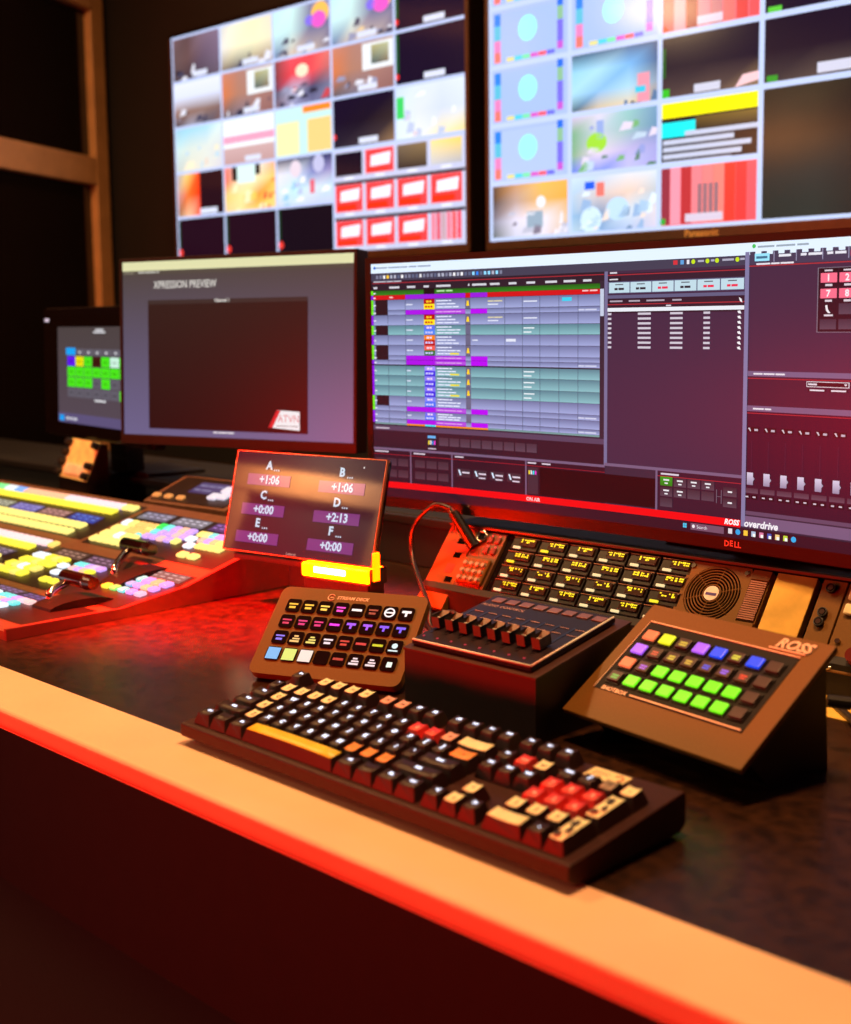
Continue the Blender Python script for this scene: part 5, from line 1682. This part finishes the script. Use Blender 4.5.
buttons(-1.668, -1.668, 1, 1.158, 1.158, 1, WHB, bo_me)
buttons(-1.647, -1.647, 1, 1.139, 1.139, 1, WHB, bo_me)
buttons(-1.664, -1.600, 5, 1.1765, 1.1765, 1, lambda i, j: [YEL2, (220, 236, 150), CYA, PUR, PUR][i], bs_me)
buttons(-1.640, -1.575, 5, 1.160, 1.160, 1, lambda i, j: [(246, 190, 170), PUR, (246, 200, 140), YEL2, YEL2][i], bs_me)
buttons(-1.625, -1.575, 4, 1.143, 1.143, 1, YEL2, bs_me)
buttons(-1.6245, -1.597, 2, 1.1115, 1.1115, 1, YEL2, bo_me)
# bank B, middle
buttons(-2.70, -1.955, 39, 1.065, 1.065, 1, lambda i, j: (240, 214, 220) if i > 26 else PEA)
buttons(-1.932, -1.932, 1, 1.065, 1.065, 1, (250, 214, 110), bt_me)
buttons(-2.70, -1.975, 38, 1.044, 1.044, 1, YEL)
for k in range(5):
    display(-2.03 - k * 0.104, 1.013, 0.094, 0.026, (110, 90, 110), (90, 70, 100))
buttons(-2.70, -1.985, 37, 0.985, 0.960, 2, YEL2)
buttons(-1.912, -1.832, 5, 1.026, 0.953, 4, lambda i, j: WHB if (i, j) in ((0, 0), (1, 0), (2, 2)) else YEL if (i + j) % 3 else (250, 224, 110))
display(-1.853, 1.051, 0.086, 0.024, (120, 84, 70), (100, 70, 60))
display(-1.757, 1.050, 0.086, 0.024, (110, 76, 96), (100, 66, 84))
buttons(-1.803, -1.803, 1, 1.008, 1.008, 1, WHB, bo_me)
buttons(-1.780, -1.780, 1, 0.983, 0.983, 1, WHB, bo_me)
buttons(-1.782, -1.720, 5, 1.025, 1.025, 1, lambda i, j: [CYA, CYA, PUR, (220, 190, 230), PUR][i], bs_me)
buttons(-1.772, -1.724, 4, 1.008, 1.008, 1, lambda i, j: [(240, 190, 190), PUR, (246, 196, 150), YEL][i], bs_me)
buttons(-1.7605, -1.734, 2, 0.953, 0.953, 1, YEL, bo_me)
display(-1.577, 1.051, 0.086, 0.024, (150, 110, 104), (170, 130, 120))
buttons(-1.632, -1.543, 5, 1.0255, 1.0255, 1, lambda i, j: [GR_, CYA, PUR, (246, 190, 140), PUR][i])
buttons(-1.640, -1.543, 6, 1.004, 1.004, 1, lambda i, j: [YEL2, CYA, (110, 180, 230), PUR, (246, 200, 150), PUR][i], bs_me)
buttons(-1.630, -1.543, 5, 0.981, 0.981, 1, lambda i, j: [YEL, (130, 230, 110), CYA, PUR, (230, 190, 220)][i], bs_me)
# bank C, front
display(-1.753, 0.888, 0.080, 0.022, (100, 70, 110), (120, 80, 90))
display(-1.666, 0.887, 0.080, 0.022, (90, 60, 110), (80, 50, 90))
buttons(-1.710, -1.638, 5, 0.861, 0.861, 1, lambda i, j: [CYA, CYA, PUR, (230, 200, 220), (240, 200, 200)][i], bs_me)
buttons(-1.710, -1.650, 4, 0.843, 0.825, 2, lambda i, j: [WHB, (240, 200, 180), PUR, CYA][(i + j) % 4], bs_me)
buttons(-1.90, -1.74, 8, 0.861, 0.825, 3, lambda i, j: YEL2 if i < 6 else WHB)
m_slot = mat('slot_black', (12, 8, 8), 0.5, spec=0.2)
# T-bars: dark curved slot block, stem, handle
for (bx, by_, hx, hy, hz) in ((-1.668, 1.024, -1.690, 1.075, 0.058), (-1.626, 0.893, -1.612, 0.925, 0.0395)):
    l0 = Vector((bx - OX, by_ - OY, sz(by_)))
    # fan-shaped slot block
    pr = []
    for k in range(9):
        a = R(20 + 140 * k / 8)
        pr.append((0.052 * math.cos(a), 0.0005 + 0.011 * math.sin(a)))
    G().prism([(y_, z_) for y_, z_ in pr] + [(-0.052, -0.004), (0.052, -0.004)], 0, -0.010, 0.040).obj('slot_block', m_slot, sw, (l0.x + 0.018, l0.y + 0.01, l0.z), (sslope(by_), 0, 0))
    hv = Vector((hx - OX, hy - OY, hz))
    h0 = hv + Vector((-0.030, 0, 0))
    stem = G().tube(bez([l0 + Vector((0.0, -0.006, 0.0)), l0 + Vector((-0.004, -0.004, 0.014)), h0 + Vector((0.004, 0, -0.004))], 6), 0.0062, 8)
    arm = stem.obj('fader_bar_stem', m_chrome, sw)
    bar = G().cyl(h0 + Vector((-0.010, 0, 0)), hv + Vector((0.020, 0, 0)), 0.0108, 18).obj('fader_bar_handle', m_gloss, sw)
    G().cyl(hv + Vector((0.020, 0, 0)), hv + Vector((0.024, 0, 0)), 0.0115, 18).obj('chrome_ring', m_chrome, bar)
    G().cyl(hv + Vector((0.024, 0, 0)), hv + Vector((0.038, 0, 0)), 0.0115, 18, 0.009).obj('end_button', m_gloss, bar)

# joystick / memory box behind the switcher
jb = thing('memory_box', 'small dark control box with orange and white lit keys behind the switcher', 'control box', (-1.985, 1.275, 0.0), R(4))
G().prism([(0.0, 0.0), (0.0, 0.082), (0.10, 0.118), (0.10, 0.0)], 0, 0.0, 0.225).obj('body', m_swtop, jb)
jr = (math.atan2(0.036, 0.10), 0, 0)
G().box(0.012, 0.213, 0.008, 0.10, 0.0, 0.0015).obj('face', m_swdark, jb, (0, 0, 0.082), jr)
for x in (0.018, 0.052, 0.086):
    G().box(x - 0.009, x + 0.009, 0.014, 0.026, 0.0015, 0.007, 0.003, 3).obj('orange_key', glow((240, 160, 84), 0.8), jb, (0, 0, 0.082), jr)
P = Paint(0.075, 0.035, lambda u, v, d: (0.075 + u * 0.085, 0.045 + (1 - v) * 0.040, 0.002 + d))
P.grid(0, 0, 1, 1, [[(96, 80, 130), (110, 90, 140)], [(80, 60, 110), (100, 84, 124)]], 0)
P.bars(0.08, 0.3, [0.25, 0.2, 0.3], 0.14, (160, 150, 190), 1, 0.04)
P.bars(0.08, 0.7, [0.2, 0.3], 0.14, (160, 150, 190), 1, 0.04)
P.build('display', MATS['swd'], jb, (0, 0, 0.082), jr)
for (x, y) in ((0.160, 0.036), (0.182, 0.040), (0.170, 0.062), (0.192, 0.066)):
    G().box(x - 0.011, x + 0.011, y - 0.010, y + 0.010, 0.0015, 0.008, 0.004, 3).obj('white_key', glow((226, 228, 246), 0.9), jb, (0, 0, 0.082), jr)

# connector box at the back left
gb = thing('connector_box', 'small gilded patch box edged with round black knobs behind the switcher', 'box', (-2.458, 1.375, 0.0), R(-8.2))
GT = R(66.7)
gro = (GT, 0, 0)
G().prism([(0.0, 0.0), (0.0, 0.082), (0.034, 0.156), (0.046, 0.156), (0.046, 0.0)], 0, -0.004, 0.151).obj('body', m_swdark, gb)
fp2 = G().box(0.0, 0.147, 0.0, 0.086, 0.0, 0.003, 0.001).obj('face', mat('gilded_face', (255, 226, 150), 0.45, var=0.2, scale=40), gb, (0, 0, 0.081), gro)
G().box(0.020, 0.130, 0.006, 0.034, 0.003, 0.005, 0.001).obj('label_strip', mat('pale_label', (238, 226, 180), 0.5, var=0.2, scale=90), fp2)
for k in range(5):
    G().box(0.028 + k * 0.020, 0.042 + k * 0.020, 0.010, 0.030, 0.005, 0.008, 0.002).obj('toggle', mat('toggle_cream', (246, 240, 214), 0.4), fp2)
for k in range(4):
    G().cyl((0.004, 0.010 + k * 0.022, 0.003), (0.004, 0.010 + k * 0.022, 0.016), 0.0085, 14, 0.007).obj('knob', m_black, fp2)
    if k != 2:
        G().cyl((0.143, 0.010 + k * 0.022, 0.003), (0.143, 0.010 + k * 0.022, 0.016), 0.0085, 14, 0.007).obj('knob', m_black, fp2)
